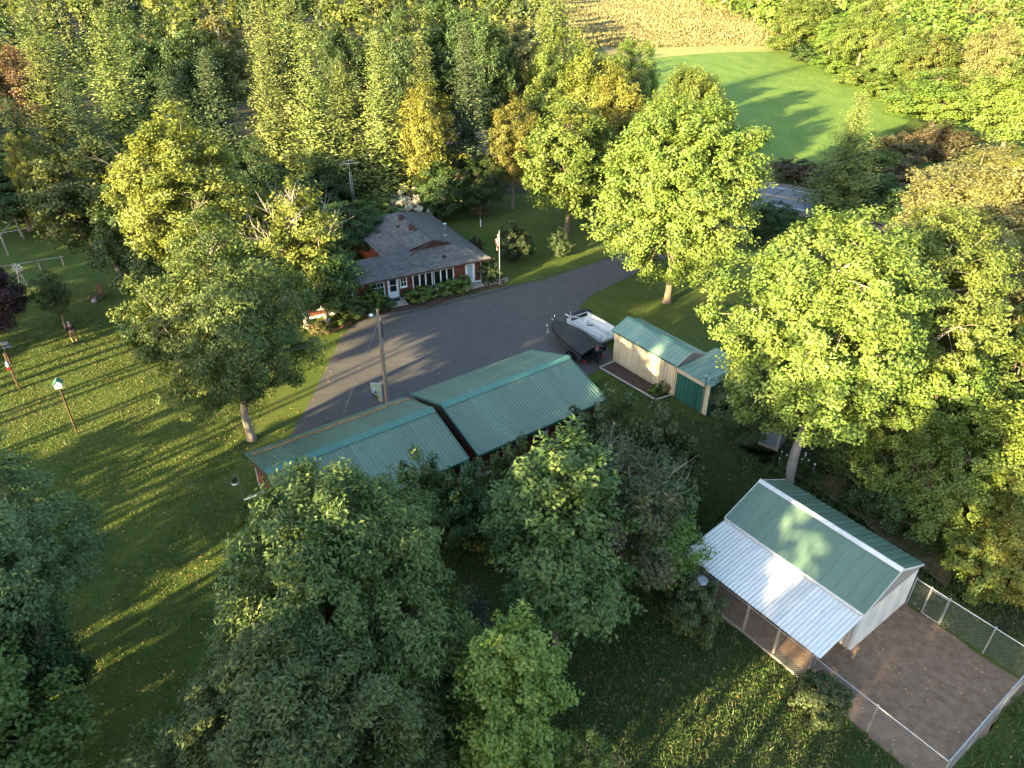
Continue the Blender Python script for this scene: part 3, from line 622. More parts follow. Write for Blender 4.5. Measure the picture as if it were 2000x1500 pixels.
for lab, leaf, px in (
    ('brown-leaved bank of bushes beyond the road, shaded', 'russet', (51.13, 99.13, 4.59, 4.11)),
    ('green and red bush on the road bank beside the lone spruce', 'thicket', (45.60, 93.30, 4.84, 3.57)),
    ('rusty bush at the foot of the bright yellow-green roadside tree', 'russet', (60.27, 104.25, 4.90, 4.29)),
    ('low reddish bush above the pale broad tree', 'orange', (61.51, 92.20, 4.49, 4.83)),
    ('brownish hedge bush along the road opposite the maple', 'russet', (36.05, 94.42, 2.51, 2.98)),
    ('dark brown hedge bush left of the lone spruce', 'russet', (39.11, 91.77, 2.84, 2.90)),
    ('dark brush right of the lone spruce, nearest the road', 'dark', (40.59, 79.69, 4.65, 3.70)),
    ('dark brush between the lone spruce and pale tree', 'russet', (46.09, 84.15, 4.93, 4.46))):
    plant('shrub', 'bush', lab, 'bush', *px, leaf, 'bushes on the road bank')

FE = 'brush along the edge of the green field'
for lab, leaf, px in (
    ('scrub at the straw-field corner of the green field', 'thicket', (72.02, 208.35, 4.63, 6.01)),
    ('scrub right of the field corner, below the dark tree', 'dark', (71.66, 189.79, 4.72, 5.51)),
    ('yellowish scrub under the yellow field-edge tree', 'light', (71.86, 175.38, 4.43, 5.13)),
    ('scrub between the yellow tree and broad leafy tree', 'thicket', (71.64, 160.53, 4.31, 5.26)),
    ('scrub below the broad leafy tree at the field edge', 'light', (71.02, 146.82, 4.29, 4.85)),
    ('scrub at the lowest end of the field edge', 'thicket', (69.73, 133.41, 4.39, 4.89))):
    plant('shrub', 'bush', lab, 'bush', *px, leaf, FE)
# far wood: one mass beyond the trees one can tell apart
def addcore(spec, H, Rr, n=70, seed=0):
    v, q, t = spec; g = np.random.default_rng(seed); C = norm(g.normal(size=(n, 3)))*g.uniform(.35, .62, (n, 1)); C = C*np.array([Rr, Rr, H*.42])+np.array([0, 0, H*.52])
    v2, q2, t2 = grow_leaves(g, C, norm(C-np.array([0, 0, H*.5])), 1, .2, 2.2, 1.5, .1, .2, 1.2); return np.concatenate([v, v2]), np.concatenate([q, q2+len(v)]), np.concatenate([t, t2*.4])
def lowtree(seed, conif):
    if conif: return conifer(seed, 18, 2.6, 1, 1.05, 6, .2, .4, .95, .36, 2, .6, .3, width=.5, core=140, csize=1.8)[0]
    return addcore(broadleaf(seed, 14, 3.8, 1.5, 11, 90, 11, .85, .78, .52, .2, .5, .1, .2, ragged=.3, lobe_r=.44)[0], 14, 3.8, 70, seed)
LOW = [(lowtree(50+i, i % 4 == 3), i % 4 == 3) for i in range(8)]
LOWFAR = []
for (v, q, t), c in LOW:
    k = rng.permutation(len(q))[:int(len(q)*.40)]; vv = v.reshape(-1, 4, 3)[k]; ctr = vv.mean(1, keepdims=True)
    LOWFAR.append(((ctr+(vv-ctr)*1.5).reshape(-1, 3), np.arange(len(k)*4).reshape(-1, 4), t[k], c))
def wood(name, label, spots, mats, hs=(12, 17), conif_share=.3):
    bm_v = []; bm_q = []; bm_t = []; mi = []; n = 0
    for x, y, far in spots:
        cands = [i for i in range(8) if LOW[i][1] == (rnd.random() < conif_share)] or [0]
        i = rnd.choice(cands); v, q, t = (LOWFAR[i][:3] if far else LOW[i][0])
        c = LOW[i][1]; h = rnd.uniform(*hs)*(1.2 if c else 1)*(1. if y > 150 else .65); sc = h/(18 if c else 14); r = sc*rnd.uniform(.9, 1.25); a = rnd.uniform(0, 6.28)
        ca, sa = math.cos(a)*r, math.sin(a)*r
        vv = np.stack([v[:, 0]*ca-v[:, 1]*sa+x, v[:, 0]*sa+v[:, 1]*ca+y, v[:, 2]*sc], 1)
        bm_v.append(vv); bm_q.append(q+n); bm_t.append(t); n += len(vv)
        k = mats.index('spruce') if c and 'spruce' in mats else rnd.randrange(len(mats))
        if y < 172 and 'spruce_shaded' in mats: k = mats.index('spruce_shaded' if c else 'dark')  # nearer rows coloured dark to stand in for shade behind the spruces
        mi.append(np.full(len(q), k))
    me = fastmesh(name, np.concatenate(bm_v), np.concatenate(bm_q), np.concatenate(bm_t), [L[m] for m in mats])
    me.polygons.foreach_set('material_index', np.concatenate(mi).astype(np.int32))
    o = meshobj(name, me); tag(o, label, None, None, 'stuff'); return o
spots = []
y = 108.
while y < 372:
    s = 8.2 if y < 150 else 9.8
    x = -.74*y-6
    while x < (16 if y > 130 else 14):
        xx, yy = x+rnd.uniform(-1.8, 1.8), y+rnd.uniform(-1.8, 1.8)
        if not (y < 128 and xx > -62): spots.append((xx, yy, y > 150))
        x += s*rnd.uniform(.85, 1.15)
    y += s
wood('far_wood', 'mixed wood stretching away behind the house', spots, ['thicket', 'ash_yellow', 'spruce', 'dark', 'pine', 'dark', 'spruce_shaded'], (7.5, 12), .5)
spots = []
y = 128.
while y < 372:
    x0 = 71.+(y-128)*-.02+ (14 if y < 170 else 8)
    x = x0 if y > 225 else x0+2
    while x < .76*y+8:
        spots.append((x+rnd.uniform(-2, 2), y+rnd.uniform(-2, 2), y > 160)); x += 9*rnd.uniform(.8, 1.2)
    y += 9
wood('far_wood', 'leafy wood beyond the green field and road', spots, ['thicket', 'maple', 'pale', 'light'], (9, 14), 0.)

spots = []
for k in range(46):
    y = rnd.uniform(22, 92); x = rnd.uniform(.74*y+7, .74*y+38)
    if all(math.dist((x, y), s_[:2]) > 4.5 for s_ in spots): spots.append((x, y, False))
wood('thicket_wood', 'leafy thicket running on to the right of the pen', spots, ['thicket', 'light', 'pale', 'ash'], (7, 11), 0.)

# the wood along the sunset side of the property: its trunks and crowns cast the long stripes over the lawn
def sunside(q, u): return (.6947*u+.7193*q, .7193*u-.6947*q)
def shade_wood():
    parts = []; crown = broadleaf(70, 20, 4.0, 3.0, 14, 80, 13, 1.0, 1.0, .62, .2, .5, .05, .25, ragged=.3, lobe_r=.46)[0]
    tall = broadleaf(71, 24, 2.9, 16.5, 10, 90, 13, .9, .9, .58, .2, .5, .05, .2, ragged=.4, lobe_r=.42)[0]
    thin = broadleaf(72, 19, 2.6, 14.0, 9, 34, 13, .8, .9, .55, .2, .5, .05, .2, ragged=.4, lobe_r=.42)[0]
    trunk = MB()
    def put(src, x, y, h, h0, r):
        v, q, t = src; a = rnd.uniform(0, 6.28); s = h/h0; ca, sa = math.cos(a)*r, math.sin(a)*r
        parts.append((np.stack([v[:, 0]*ca-v[:, 1]*sa+x, v[:, 0]*sa+v[:, 1]*ca+y, v[:, 2]*s], 1), q, t))
        trunk.tube([(x, y, -.2), (x+rnd.uniform(-.3, .3), y+rnd.uniform(-.3, .3), h*.5), (x, y, h*.9)], [.24, .18, .04], 6, False)
    q = -150.
    while q < 46:
        gap = -60 < q < -36.5; low = -5.5 < q < -2  # low: opening made so that sun reaches the kennel shed
        for row in range(2 if gap else 3):
            u = -26-row*(4 if gap else 6.5)+rnd.uniform(-1.5, 1.5); qq = q+rnd.uniform(-1.9, 1.9); x, y = sunside(qq, u)
            if gap: put(thin, x, y, rnd.uniform(17.5, 20), 19, rnd.uniform(.7, 1.1))
            elif low: put(tall, x, y, rnd.uniform(22.5, 25), 24, rnd.uniform(.8, 1.1))
            elif (row < 2 and rnd.random() < .86) or rnd.random() < .3: put(crown, x, y, rnd.uniform(21.5, 26.5) if q < -26 else rnd.uniform(23.2, 26.8), 20, rnd.uniform(.8, 1.1))
        if low: put(crown, *sunside(q+rnd.uniform(-.6, .6), -21), rnd.uniform(10.2, 11.2), 20, .8)  # unseen low trees added to keep sun off the meadow
        if -46 < q < -36.5: put(crown, *sunside(q+rnd.uniform(-.6, .6), -22), rnd.uniform(9.6, 10.8), 20, .62)  # unseen understory added to block sun on the lower lawn
        q += 2.7 if gap else 4.6
    v, q_, t = join(parts)
    o = meshobj('shade_wood', fastmesh('shade_wood', v, q_, t, [L['dark']])); tag(o, 'tall wood on the sunset side whose shadows stripe the lawn', None, None, 'stuff')
    k = trunk.build('wood_trunks', M['bark'], o); k['kind'] = 'stuff'
shade_wood()
HAZE = 0.

# ------------------------------------------------------------------ ground, fields, road, driveway
flat('ground', [(-3000, -400), (3000, -400), (3000, 5000), (-3000, 5000)], 0., M['lawn'])
flat('forest_floor', [(-120, 92), (-60, 93), (-40, 90), (-22, 87), (-14, 84), (-6, 86), (4, 90), (9, 93), (16, 88), (21, 96), (24, 118), (22, 180), (18, 420), (-420, 420), (-420, 92)], .010, M['forest_floor'], jitter=.8, step=3.)
flat('forest_floor', [(14.34, 37.05), (18.81, 34.98), (20.49, 31.49), (21.41, 28.43), (22.23, 26.24), (22.30, 23.94), (22.93, 22.44), (24.96, 21.87), (60, 32), (60, 80), (40, 84), (29, 70), (24, 52), (19, 42)], .008, M['forest_floor'], jitter=.5, step=1.5)
flat('trodden_path', [(18.24, 34.24), (19.69, 34.00), (20.98, 31.27), (21.96, 28.43), (22.67, 26.59), (21.71, 25.23), (21.09, 26.59), (20.32, 28.43), (18.94, 31.27), (17.82, 33.05)], .016, M['dirt'], jitter=.15, step=.6)
flat('hay_field', [(35.91, 102.93), (32.67, 106.98), (27.59, 122.72), (29.52, 176.73), (30.40, 199.52), (39.90, 205.62), (54.73, 212.08), (74.22, 221.99), (73.31, 187.49), (72.89, 157.17), (70.51, 132.19), (57.41, 114.39), (43.13, 99.13)], .05, M['hay'])
flat('field_margin', [(26.27, 187.49), (31.31, 215.94), (56.61, 219.94), (73.43, 224.07), (72.69, 208.35), (52.98, 204.73), (38.50, 197.83)], .09, M['margin'], jitter=.8, step=6.)
flat('crop_field', [(24.77, 201.23), (18, 330), (18, 800), (420, 800), (120.84, 358.05), (75.10, 230.55), (56.61, 219.94)], .07, M['crop_soil'])
def crop():
    # standing dry stalks: short ragged clumps in weathered rows
    n = 64000; u = rng.random(n); v = rng.random(n)
    y = 192+(v**1.6)*260; xl = 19.; xr = 72+(y-215)*.42; x = xl+u*(xr-xl)
    keep = (y > 216+6*np.sin(x*.13)*.3); x, y = x[keep], y[keep]; n = len(x)
    h = rng.uniform(.2, .75, n)*(1+.5*np.sin(x*.11+y*.07+2*np.sin(x*.03))); a = rng.uniform(0, 3.14, n); w_ = rng.uniform(.25, .7, n)
    dx, dy = np.cos(a)*w_/2, np.sin(a)*w_/2; lean = rng.normal(0, .25, (n, 2)); z = np.full(n, .06)
    v_ = np.stack([np.stack([x-dx, y-dy, z], 1), np.stack([x+dx, y+dy, z], 1), np.stack([x+dx*.5+lean[:, 0], y+dy*.5+lean[:, 1], z+h], 1), np.stack([x-dx*.6+lean[:, 0], y-dy*.6+lean[:, 1], z+h*.9], 1)], 1).reshape(-1, 3)
    L['stalk'] = leafmat('dry_crop_stalks', [(.115, .10, .038), (.165, .145, .058), (.23, .20, .085)], .25)
    o = meshobj('crop_stalks', fastmesh('crop_stalks', v_, np.arange(n*4).reshape(-1, 4), rng.random(n), [L['stalk']])); tag(o, 'dry golden crop standing across the far field', None, None, 'stuff')
crop()
# the road crosses behind the maple, running down to the right
rd = Vector((math.cos(R(-34)), math.sin(R(-34)), 0)); rn_ = Vector((-rd.y, rd.x, 0)); rc0 = Vector((*(33.11, 86.83), 0))
def roadstrip(name, off0, off1, z, mat, a=-70, b=45):
    ps = [rc0+rd*a+rn_*off0, rc0+rd*b+rn_*off0, rc0+rd*b+rn_*off1, rc0+rd*a+rn_*off1]
    return flat(name, [(p.x, p.y) for p in ps], z, mat)
roadstrip('road_shoulder', -5.6, 5.6, .016, M['gravel']); roadstrip('road', -4.0, 4.0, .024, M['road'])
roadstrip('road_edge_line', 3.35, 3.5, .030, M['road_white']); roadstrip('road_edge_line', -3.5, -3.35, .030, M['road_white'])
roadstrip('road_centre_line', -.16, -.05, .030, M['road_yellow']); roadstrip('road_centre_line', .05, .16, .030, M['road_yellow'])
drive = [(-14.45, 37.48), (-14.07, 41.41), (-13.89, 47.13), (-13.61, 52.00), (-13.19, 53.79), (-12.07, 54.72), (-10.61, 55.67), (-8.81, 56.26), (-6.68, 57.05), (-4.33, 58.91), (-2.32, 60.19), (-0.70, 61.08), (2.86, 62.44), (6.41, 65.18), (10.25, 68.39), (15.79, 73.77), (21.77, 78.52), (27.49, 80.55), (27.69, 77.20), (21.78, 73.77), (15.26, 67.73), (11.20, 63.37), (8.91, 61.08), (6.84, 58.91), (5.97, 57.15), (5.72, 55.67), (6.95, 53.06), (7.76, 48.83), (7.60, 47.43), (6.56, 46.38), (5.24, 45.22), (6.0, 43.2), (2.6, 42.6), (-4, 38.6), (-10, 35.0), (-13.2, 33.6)]
flat('driveway', drive, .020, M['asphalt'], jitter=.05, step=.8)
flat('house_bed', [(-13.40, 54.91), (-12.37, 57.05), (-10.90, 57.66), (-3.32, 61.98), (-0.72, 62.44), (-0.57, 61.52), (-2.78, 60.19), (-4.34, 59.12), (-6.69, 57.26), (-8.81, 56.26), (-10.61, 55.67), (-12.07, 54.72)], .032, M['mulch'], jitter=.05, step=.8)
flat('bare_soil', [(-17.89, 37.16), (-16.99, 38.26), (-15.26, 38.04), (-14.40, 37.27), (-15.40, 36.20), (-16.84, 35.68)], .012, M['meadow_soil'], jitter=.25, step=.5)

flat('rough_meadow', [(-12.47, 16.11), (-13.28, 20.78), (-12.75, 26.95), (-8.59, 30.42), (-1.20, 32.60), (4.75, 35.48), (10.15, 41.10), (13.57, 39.29), (15.19, 35.48), (16, 31), (9.5, 24.5), (13.5, 18.5), (17.2, 14.2), (23, 18.6), (28, 24), (34, 20), (30, 4), (-8, 4)], .006, M['meadow_soil'], jitter=.25, step=1.)
# the air: a closed box of thin haze round the camera and everything inside the frame
hz = MB(); hz.box((-900, -200, -1.), (900, 1400, 36.)); hm_ = bpy.data.materials.new('thin_haze'); hm_.use_nodes = True; hm_.node_tree.nodes.clear()
ho = hm_.node_tree.nodes.new('ShaderNodeOutputMaterial'); pv = hm_.node_tree.nodes.new('ShaderNodeVolumePrincipled'); pv.inputs['Color'].default_value = (.95, .93, .88, 1); pv.inputs['Density'].default_value = HAZE; pv.inputs['Anisotropy'].default_value = 0.
hm_.node_tree.links.new(pv.outputs[0], ho.inputs['Volume'])
if HAZE > 0: hob = hz.build('haze', hm_); hob['kind'] = 'stuff'
# ------------------------------------------------------------------ building pieces
def frame_of(x, y, z):
    return Matrix(((x[0], y[0], z[0], 0), (x[1], y[1], z[1], 0), (x[2], y[2], z[2], 0), (0, 0, 0, 1)))
def ribbed(name, width, length, ribs, rw=.045, rh=.028, mat=None, t=.0):
    """one sheet of ribbed steel: x across, y down the slope, z out"""
    prof = [(0, 0)]
    for r_ in ribs: prof += [(r_-rw, 0), (r_-rw*.45, rh), (r_+rw*.45, rh), (r_+rw, 0)]
    prof = [p for p in prof if 0 <= p[0] <= width]+[(width, 0)]
    mb = MB(); n = len(prof)
    vs = [(x, 0, z) for x, z in prof]+[(x, length, z) for x, z in prof]
    mb.add(vs, [(i, i+1, n+i+1, n+i) for i in range(n-1)])
    return mb.mesh(name, mat)
def panels(parent, name, me, count, width, origin, xdir, ydir, zdir, jitter=.004):
    out = []
    for i in range(count):
        o = meshobj(name, me, parent); m = frame_of(xdir, ydir, zdir)
        p = Vector(origin)+Vector(xdir)*width*i+Vector(zdir)*(rnd.uniform(0, jitter)+.002*(i % 2))
        o.matrix_local = Matrix.Translation(p) @ m; out.append(o)
    return out
def plankwall(parent, L_, z0, top, mat, h=.19, org=(0, 0), ang=0., thick=.045, gable=None, holes=()):
    """horizontal planks, each a part; top = wall height; gable = (apex u, apex z) clips the planks to the roof slope"""
    n = int(((gable[1] if gable else top)-z0)/h+.99)
    for i in range(n):
        za, zb = z0+i*h, min(z0+(i+1)*h-.012, (gable[1] if gable else top))
        spans = [(0., L_)]
        if gable and zb > top:
            f = (zb-top)/(gable[1]-top); spans = [(gable[0]*f+.02, L_-(L_-gable[0])*f-.02)]
        for (a, b, c, d) in holes:
            if c < zb-.02 and d > za+.02:
                new = []
                for s, e in spans:
                    if a > s: new.append((s, min(e, a)))
                    if b < e: new.append((max(s, b), e))
                spans = [q for q in new if q[1]-q[0] > .03]
        for s, e in spans:
            if e-s < .06: continue
            mb = MB(); c = thick
            mb.add([(s, 0, za), (e, 0, za), (e, 0, zb), (s, 0, zb), (s, -c, za+.012), (e, -c, za+.012), (e, -c*.45, zb), (s, -c*.45, zb)],
                   [(0, 1, 2, 3), (4, 7, 6, 5), (0, 4, 5, 1), (3, 2, 6, 7), (0, 3, 7, 4), (1, 5, 6, 2)])
            o = mb.build('plank', mat, parent); o.location = (org[0], org[1], 0); o.rotation_euler = (0, 0, ang)
def window(parent, u0, u1, z0, z1, panes=1, vert=0, horiz=0, org=(0, 0), ang=0., fr=.09, mat='white_paint', name='window', stand=.06):
    mb = MB()
    mb.box((u0, -stand, z0), (u0+fr, .02, z1)); mb.box((u1-fr, -stand, z0), (u1, .02, z1))
    mb.box((u0+fr, -stand, z1-fr), (u1-fr, .02, z1)); mb.box((u0+fr, -stand, z0), (u1-fr, .02, z0+fr)); mb.box((u0-.03, -stand-.05, z0-.05), (u1+.03, 0, z0-.002))
    w_ = (u1-u0-2*fr)/panes
    for i in range(1, panes): x = u0+fr+w_*i; mb.box((x-.06, -stand+.003, z0+fr), (x+.06, .02, z1-fr))
    o = mb.build(name, M[mat], parent); o.location = (*org, 0); o.rotation_euler = (0, 0, ang)
    for i in range(panes):
        x = u0+fr+w_*i; g = MB(); g.box((x+.06*(i > 0), -.02, z0+fr), (x+w_-.06*(i < panes-1), -.005, z1-fr)); g.build('pane', M['glass'], o)
    if vert or horiz:
        k = MB()
        for i in range(1, vert+1): x = u0+fr+(u1-u0-2*fr)*i/(vert+1); k.box((x-.02, -.045, z0+fr), (x+.02, -.021, z1-fr))
        for i in range(1, horiz+1): z = z0+fr+(z1-z0-2*fr)*i/(horiz+1); k.box((u0+fr, -.048, z-.02), (u1-fr, -.022, z+.02))
        k.build('muntin', M[mat], o)
    return o

# ------------------------------------------------------------------ the two green-roofed garages
def garage(label, loc, rz, Lr, hw, ze, zr, litter=False, windows=()):
    t = thing('garage', label, 'garage', (*loc, 0), rz, 'red-brown garages with green metal roofs')
    sl = math.hypot(hw, zr-ze); c, s = hw/sl, (zr-ze)/sl
    n = 11; wd = Lr/n
    me = ribbed('roof_panel', wd, sl, [wd*(k+.5)/4 for k in range(4)], .05, .03, M['green_roof'])
    for sg in (-1, 1):
        if sg < 0: panels(t, 'roof_panel', me, n, wd, (Lr/2, 0, zr), (-1, 0, 0), (0, -c, -s), (0, -s, c))
        else: panels(t, 'roof_panel', me, n, wd, (-Lr/2, 0, zr), (1, 0, 0), (0, c, -s), (0, s, c))
    cap = MB()
    for sg in (-1, 1):
        cap.prism([(-Lr/2-.03, 0, zr+.075), (Lr/2+.03, 0, zr+.075), (Lr/2+.03, sg*.36*c, zr+.045-.36*s), (-Lr/2-.03, sg*.36*c, zr+.045-.36*s)], (0, 0, .012))
    cap.build('ridge_cap', M['green_cap'], t)
    for sg in (-1, 1):
        for e in (-1, 1):
            m = MB(); m.prism([(e*(Lr/2+.012), 0, zr+.05), (e*(Lr/2+.012), sg*hw, ze+.05), (e*(Lr/2+.012), sg*hw, ze-.12), (e*(Lr/2+.012), 0, zr-.12)], (e*.03, 0, 0)); m.build('rake_trim', M['green_cap'], t)
        m = MB(); m.box((-Lr/2, sg*hw-(.0 if sg > 0 else .03), ze-.15), (Lr/2, sg*hw+(.03 if sg > 0 else 0), ze-.006)); m.build('fascia', M['green_wall'], t)
    # underside
    m = MB(); m.prism([(-Lr/2, -hw, ze-.05), (-Lr/2, 0, zr-.05), (-Lr/2, hw, ze-.05)], (Lr, 0, 0)); m.build('soffit', M['brown_wood'], t)
    ov, oe = .45, .28
    wl, wh = Lr-2*oe, hw-ov; wz = ze-.09+ov*s*.2
    holes = [(u0, u1, z0, z1) for u0, u1, z0, z1 in windows]
    plankwall(t, wl, .28, wz, M['darkred'], org=(-wl/2, -wh), holes=holes)
    for (u0, u1, z0, z1) in windows: window(t, u0, u1, z0, z1, org=(-wl/2, -wh), mat='grey_white')
    plankwall(t, wl, .28, wz, M['redwood'], org=(wl/2, wh), ang=math.pi)
    apex = zr-.14
    plankwall(t, 2*wh, .28, wz, M['redwood'], org=(-wl/2, wh), ang=-math.pi/2, gable=(wh, apex))
    plankwall(t, 2*wh, .28, wz, M['darkred'], org=(wl/2, -wh), ang=math.pi/2, gable=(wh, apex))
    for y0 in (-wh, wh):
        m = MB(); m.box((-wl/2-.05, y0-.06, 0), (wl/2+.05, y0+.06, .278)); m.build('skirting', M['grey_white'], t)
    for x0 in (-wl/2, wl/2):
        m = MB(); m.box((x0-.055, -wh+.062, 0), (x0+.055, wh-.062, .278)); m.build('skirting', M['grey_white'], t)
        for y0 in (-wh, wh):
            m = MB(); m.box((x0-.075, y0-.075, .28), (x0+.075, y0+.075, wz)); m.build('corner_post', M['grey_white'], t)
    m = MB(); m.box((-wl/2+.06, -wh+.06, .05), (wl/2-.06, wh-.06, wz-.02)); m.build('inner_wall', M['brown_wood'], t)
    if litter:
        k = 2600; x = rng.uniform(-Lr/2+.2, Lr/2, k); d = hw*.80+rng.normal(0, .07, k)+.05*np.sin(x*2.2); zz = zr-(zr-ze)*d/hw+.03+rng.random(k)*.03
        a = rng.uniform(0, 6.28, k); l = rng.uniform(.03, .075, k); dx, dy = np.cos(a)*l, np.sin(a)*l; e = rng.normal(0, .02, (k, 2))
        v = np.stack([np.stack([x-dx, d-dy, zz], 1), np.stack([x-dy*.6, d+dx*.6, zz+e[:, 0]], 1), np.stack([x+dx, d+dy, zz+e[:, 1]], 1), np.stack([x+dy*.6, d-dx*.6, zz], 1)], 1).reshape(-1, 3)
        o = meshobj('leaf_litter', fastmesh('leaf_litter', v, np.arange(k*4).reshape(-1, 4), rng.random(k), [L['litter']]), t); o['kind'] = 'stuff'
    return t
gR = garage('right garage, whose green metal roof overlaps beyond the other', (-.27, 39.47), R(36.05), 9.94, 4.01, 2.12, 3.46, False, [(4.05, 5.15, 1.28, 1.88), (7.0, 8.15, 1.28, 1.88)])
gL = garage('left garage with fallen orange leaves along its green roof', (-8.83, 32.78), R(35.54), 10.1, 3.92, 2.47, 3.76, True)

# fence in the gap between the garages
t = thing('gap_fence', 'short dark board fence in the gap between the two garages', 'fence', (-3.55, 32.65, 0), R(36))
for i in range(5):
    m = MB(); m.box((i*.21, -.02, 0), (i*.21+.19, .02, 1.25)); m.build('board', M['brown_wood'], t)
m = MB(); m.box((-.05, -.06, 1.25), (1.1, .06, 1.31)); m.build('top_rail', M['grey_white'], t)

# ------------------------------------------------------------------ kennel shed with lean-to and pen
t = thing('kennel_shed', 'green-roofed white steel shed with a pale lean-to roof on its front', 'shed', (15.06, 25.94, 0), R(-53.5))
Lr, hw, ze, zr, lw, zl = 7.62, 2.5, 2.64, 3.84, 3.01, 2.03
sl = math.hypot(hw, zr-ze); c, s = hw/sl, (zr-ze)/sl; n = 12; wd = Lr/n
me = ribbed('roof_panel', wd, sl, [wd*.5], .03, .02, M['coop_green']); me2 = ribbed('roof_panel', wd/2, sl, [wd*.25], .05, .035, M['coop_green'])
panels(t, 'roof_panel', me, n, wd, (Lr/2, 0, zr), (-1, 0, 0), (0, -c, -s), (0, -s, c), .008)
panels(t, 'roof_panel', me2, n*2, wd/2, (-Lr/2, 0, zr), (1, 0, 0), (0, c, -s), (0, s, c))
for i in range(4):
    cap = MB(); x0 = -Lr/2-.04+i*(Lr+.08)/4; x1 = x0+(Lr+.08)/4-.004
    for sg in (-1, 1): cap.prism([(x0, 0, zr+.07+.004*(i % 2)), (x1, 0, zr+.07+.004*(i % 2)), (x1, sg*.2*c, zr+.05-.2*s), (x0, sg*.2*c, zr+.05-.2*s)], (0, 0, .012))
    cap.build('ridge_cap', M['white_steel'], t)
for e in (-1, 1):
    for sg in (-1, 1):
        m = MB(); m.prism([(e*(Lr/2+.012), 0, zr+.03), (e*(Lr/2+.012), sg*hw, ze+.03), (e*(Lr/2+.012), sg*hw, ze-.10), (e*(Lr/2+.012), 0, zr-.10)], (e*.025, 0, 0)); m.build('rake_trim', M['white_steel'], t)
m = MB(); m.box((-Lr/2, -hw-.05, ze-.10), (Lr/2, -hw-.01, ze+.02)); m.build('eave_trim', M['white_steel'], t)
m = MB(); m.box((-Lr/2, hw+.002, ze-.12), (Lr/2, hw+.03, ze-.01)); m.build('eave_trim', M['coop_green'], t)
m = MB(); m.prism([(-Lr/2, -hw+.1, ze-.06), (-Lr/2, 0, zr-.04), (-Lr/2, hw-.1, ze-.06)], (Lr, 0, 0)); m.build('soffit', M['grey_wood'], t)
# lean-to roof
ll = math.hypot(lw, ze-.16-zl); c2, s2 = lw/ll, (ze-.16-zl)/ll; n3 = 10; w3 = Lr/n3
me3 = ribbed('lean_to_panel', w3, ll, [w3*(k+.5)/4 for k in range(4)], .06, .022, M['galv'])
panels(t, 'lean_to_panel', me3, n3, w3, (Lr/2, -hw-.0, ze-.16), (-1, 0, 0), (0, -c2, -s2), (0, -s2, c2), .012)
m = MB(); m.box((-Lr/2+.1, -hw-lw+.12, zl-.13), (Lr/2-.1, -hw-lw+.18, zl-.02)); m.build('lean_to_beam', M['grey_wood'], t)
for x in (-Lr/2+.4, -1.75, .1, 1.75, Lr/2-.4):
    m = MB(); a_ = Vector((x, -hw-.05, ze-.24)); b_ = Vector((x, -hw-lw+.2, zl-.05)); m.tube([a_, b_], .045, 4); m.build('rafter', M['grey_wood'], t)
for x in (-3.6, -1.75, .12, 1.76, 3.42):
    m = MB(); m.box((x-.05, -5.36, 0), (x+.05, -5.26, 1.92)); m.build('lean_to_post', M['grey_wood'], t)
# walls of white ribbed steel
def steelwall(t, L_, org, ang, zt, gable=None, pw=.36, mat='white_steel', name='wall_panel', ribs=2, z0=.06):
    n = int(round(L_/pw)); pw = L_/n
    for i in range(n):
        mb = MB(); prof = [(0, 0)]
        for k in range(ribs): r_ = pw*(k+.5)/ribs; prof += [(r_-.06, 0), (r_-.03, .055), (r_+.03, .055), (r_+.06, 0)]
        prof += [(pw, 0)]; kk = len(prof)
        def top(x):
            x += i*pw
            return zt if not gable else zt+(gable-zt)*(1-abs(x-L_/2)/(L_/2))
        vs = [(i*pw+x, -z, z0) for x, z in prof]+[(i*pw+x, -z, top(x)) for x, z in prof]
        mb.add(vs, [(j, j+1, kk+j+1, kk+j) for j in range(kk-1)])
        o = mb.build(name, M[mat], t); o.location = (*org, 0); o.rotation_euler = (0, 0, ang)
steelwall(t, 2*hw-.3, (Lr/2-.1, -hw+.15), math.pi/2, ze-.05, zr-.1)
steelwall(t, 2*hw-.3, (-Lr/2+.1, hw-.15), -math.pi/2, ze-.05, zr-.1)
steelwall(t, Lr-.2, (-Lr/2+.1, -hw+.15), 0, ze-.08)
steelwall(t, Lr-.2, (Lr/2-.1, hw-.15), math.pi, ze-.08)
m = MB(); m.box((-Lr/2+.16, -hw+.2, 0), (Lr/2-.16, hw-.2, .055)); m.build('floor_slab', M['concrete'], t)

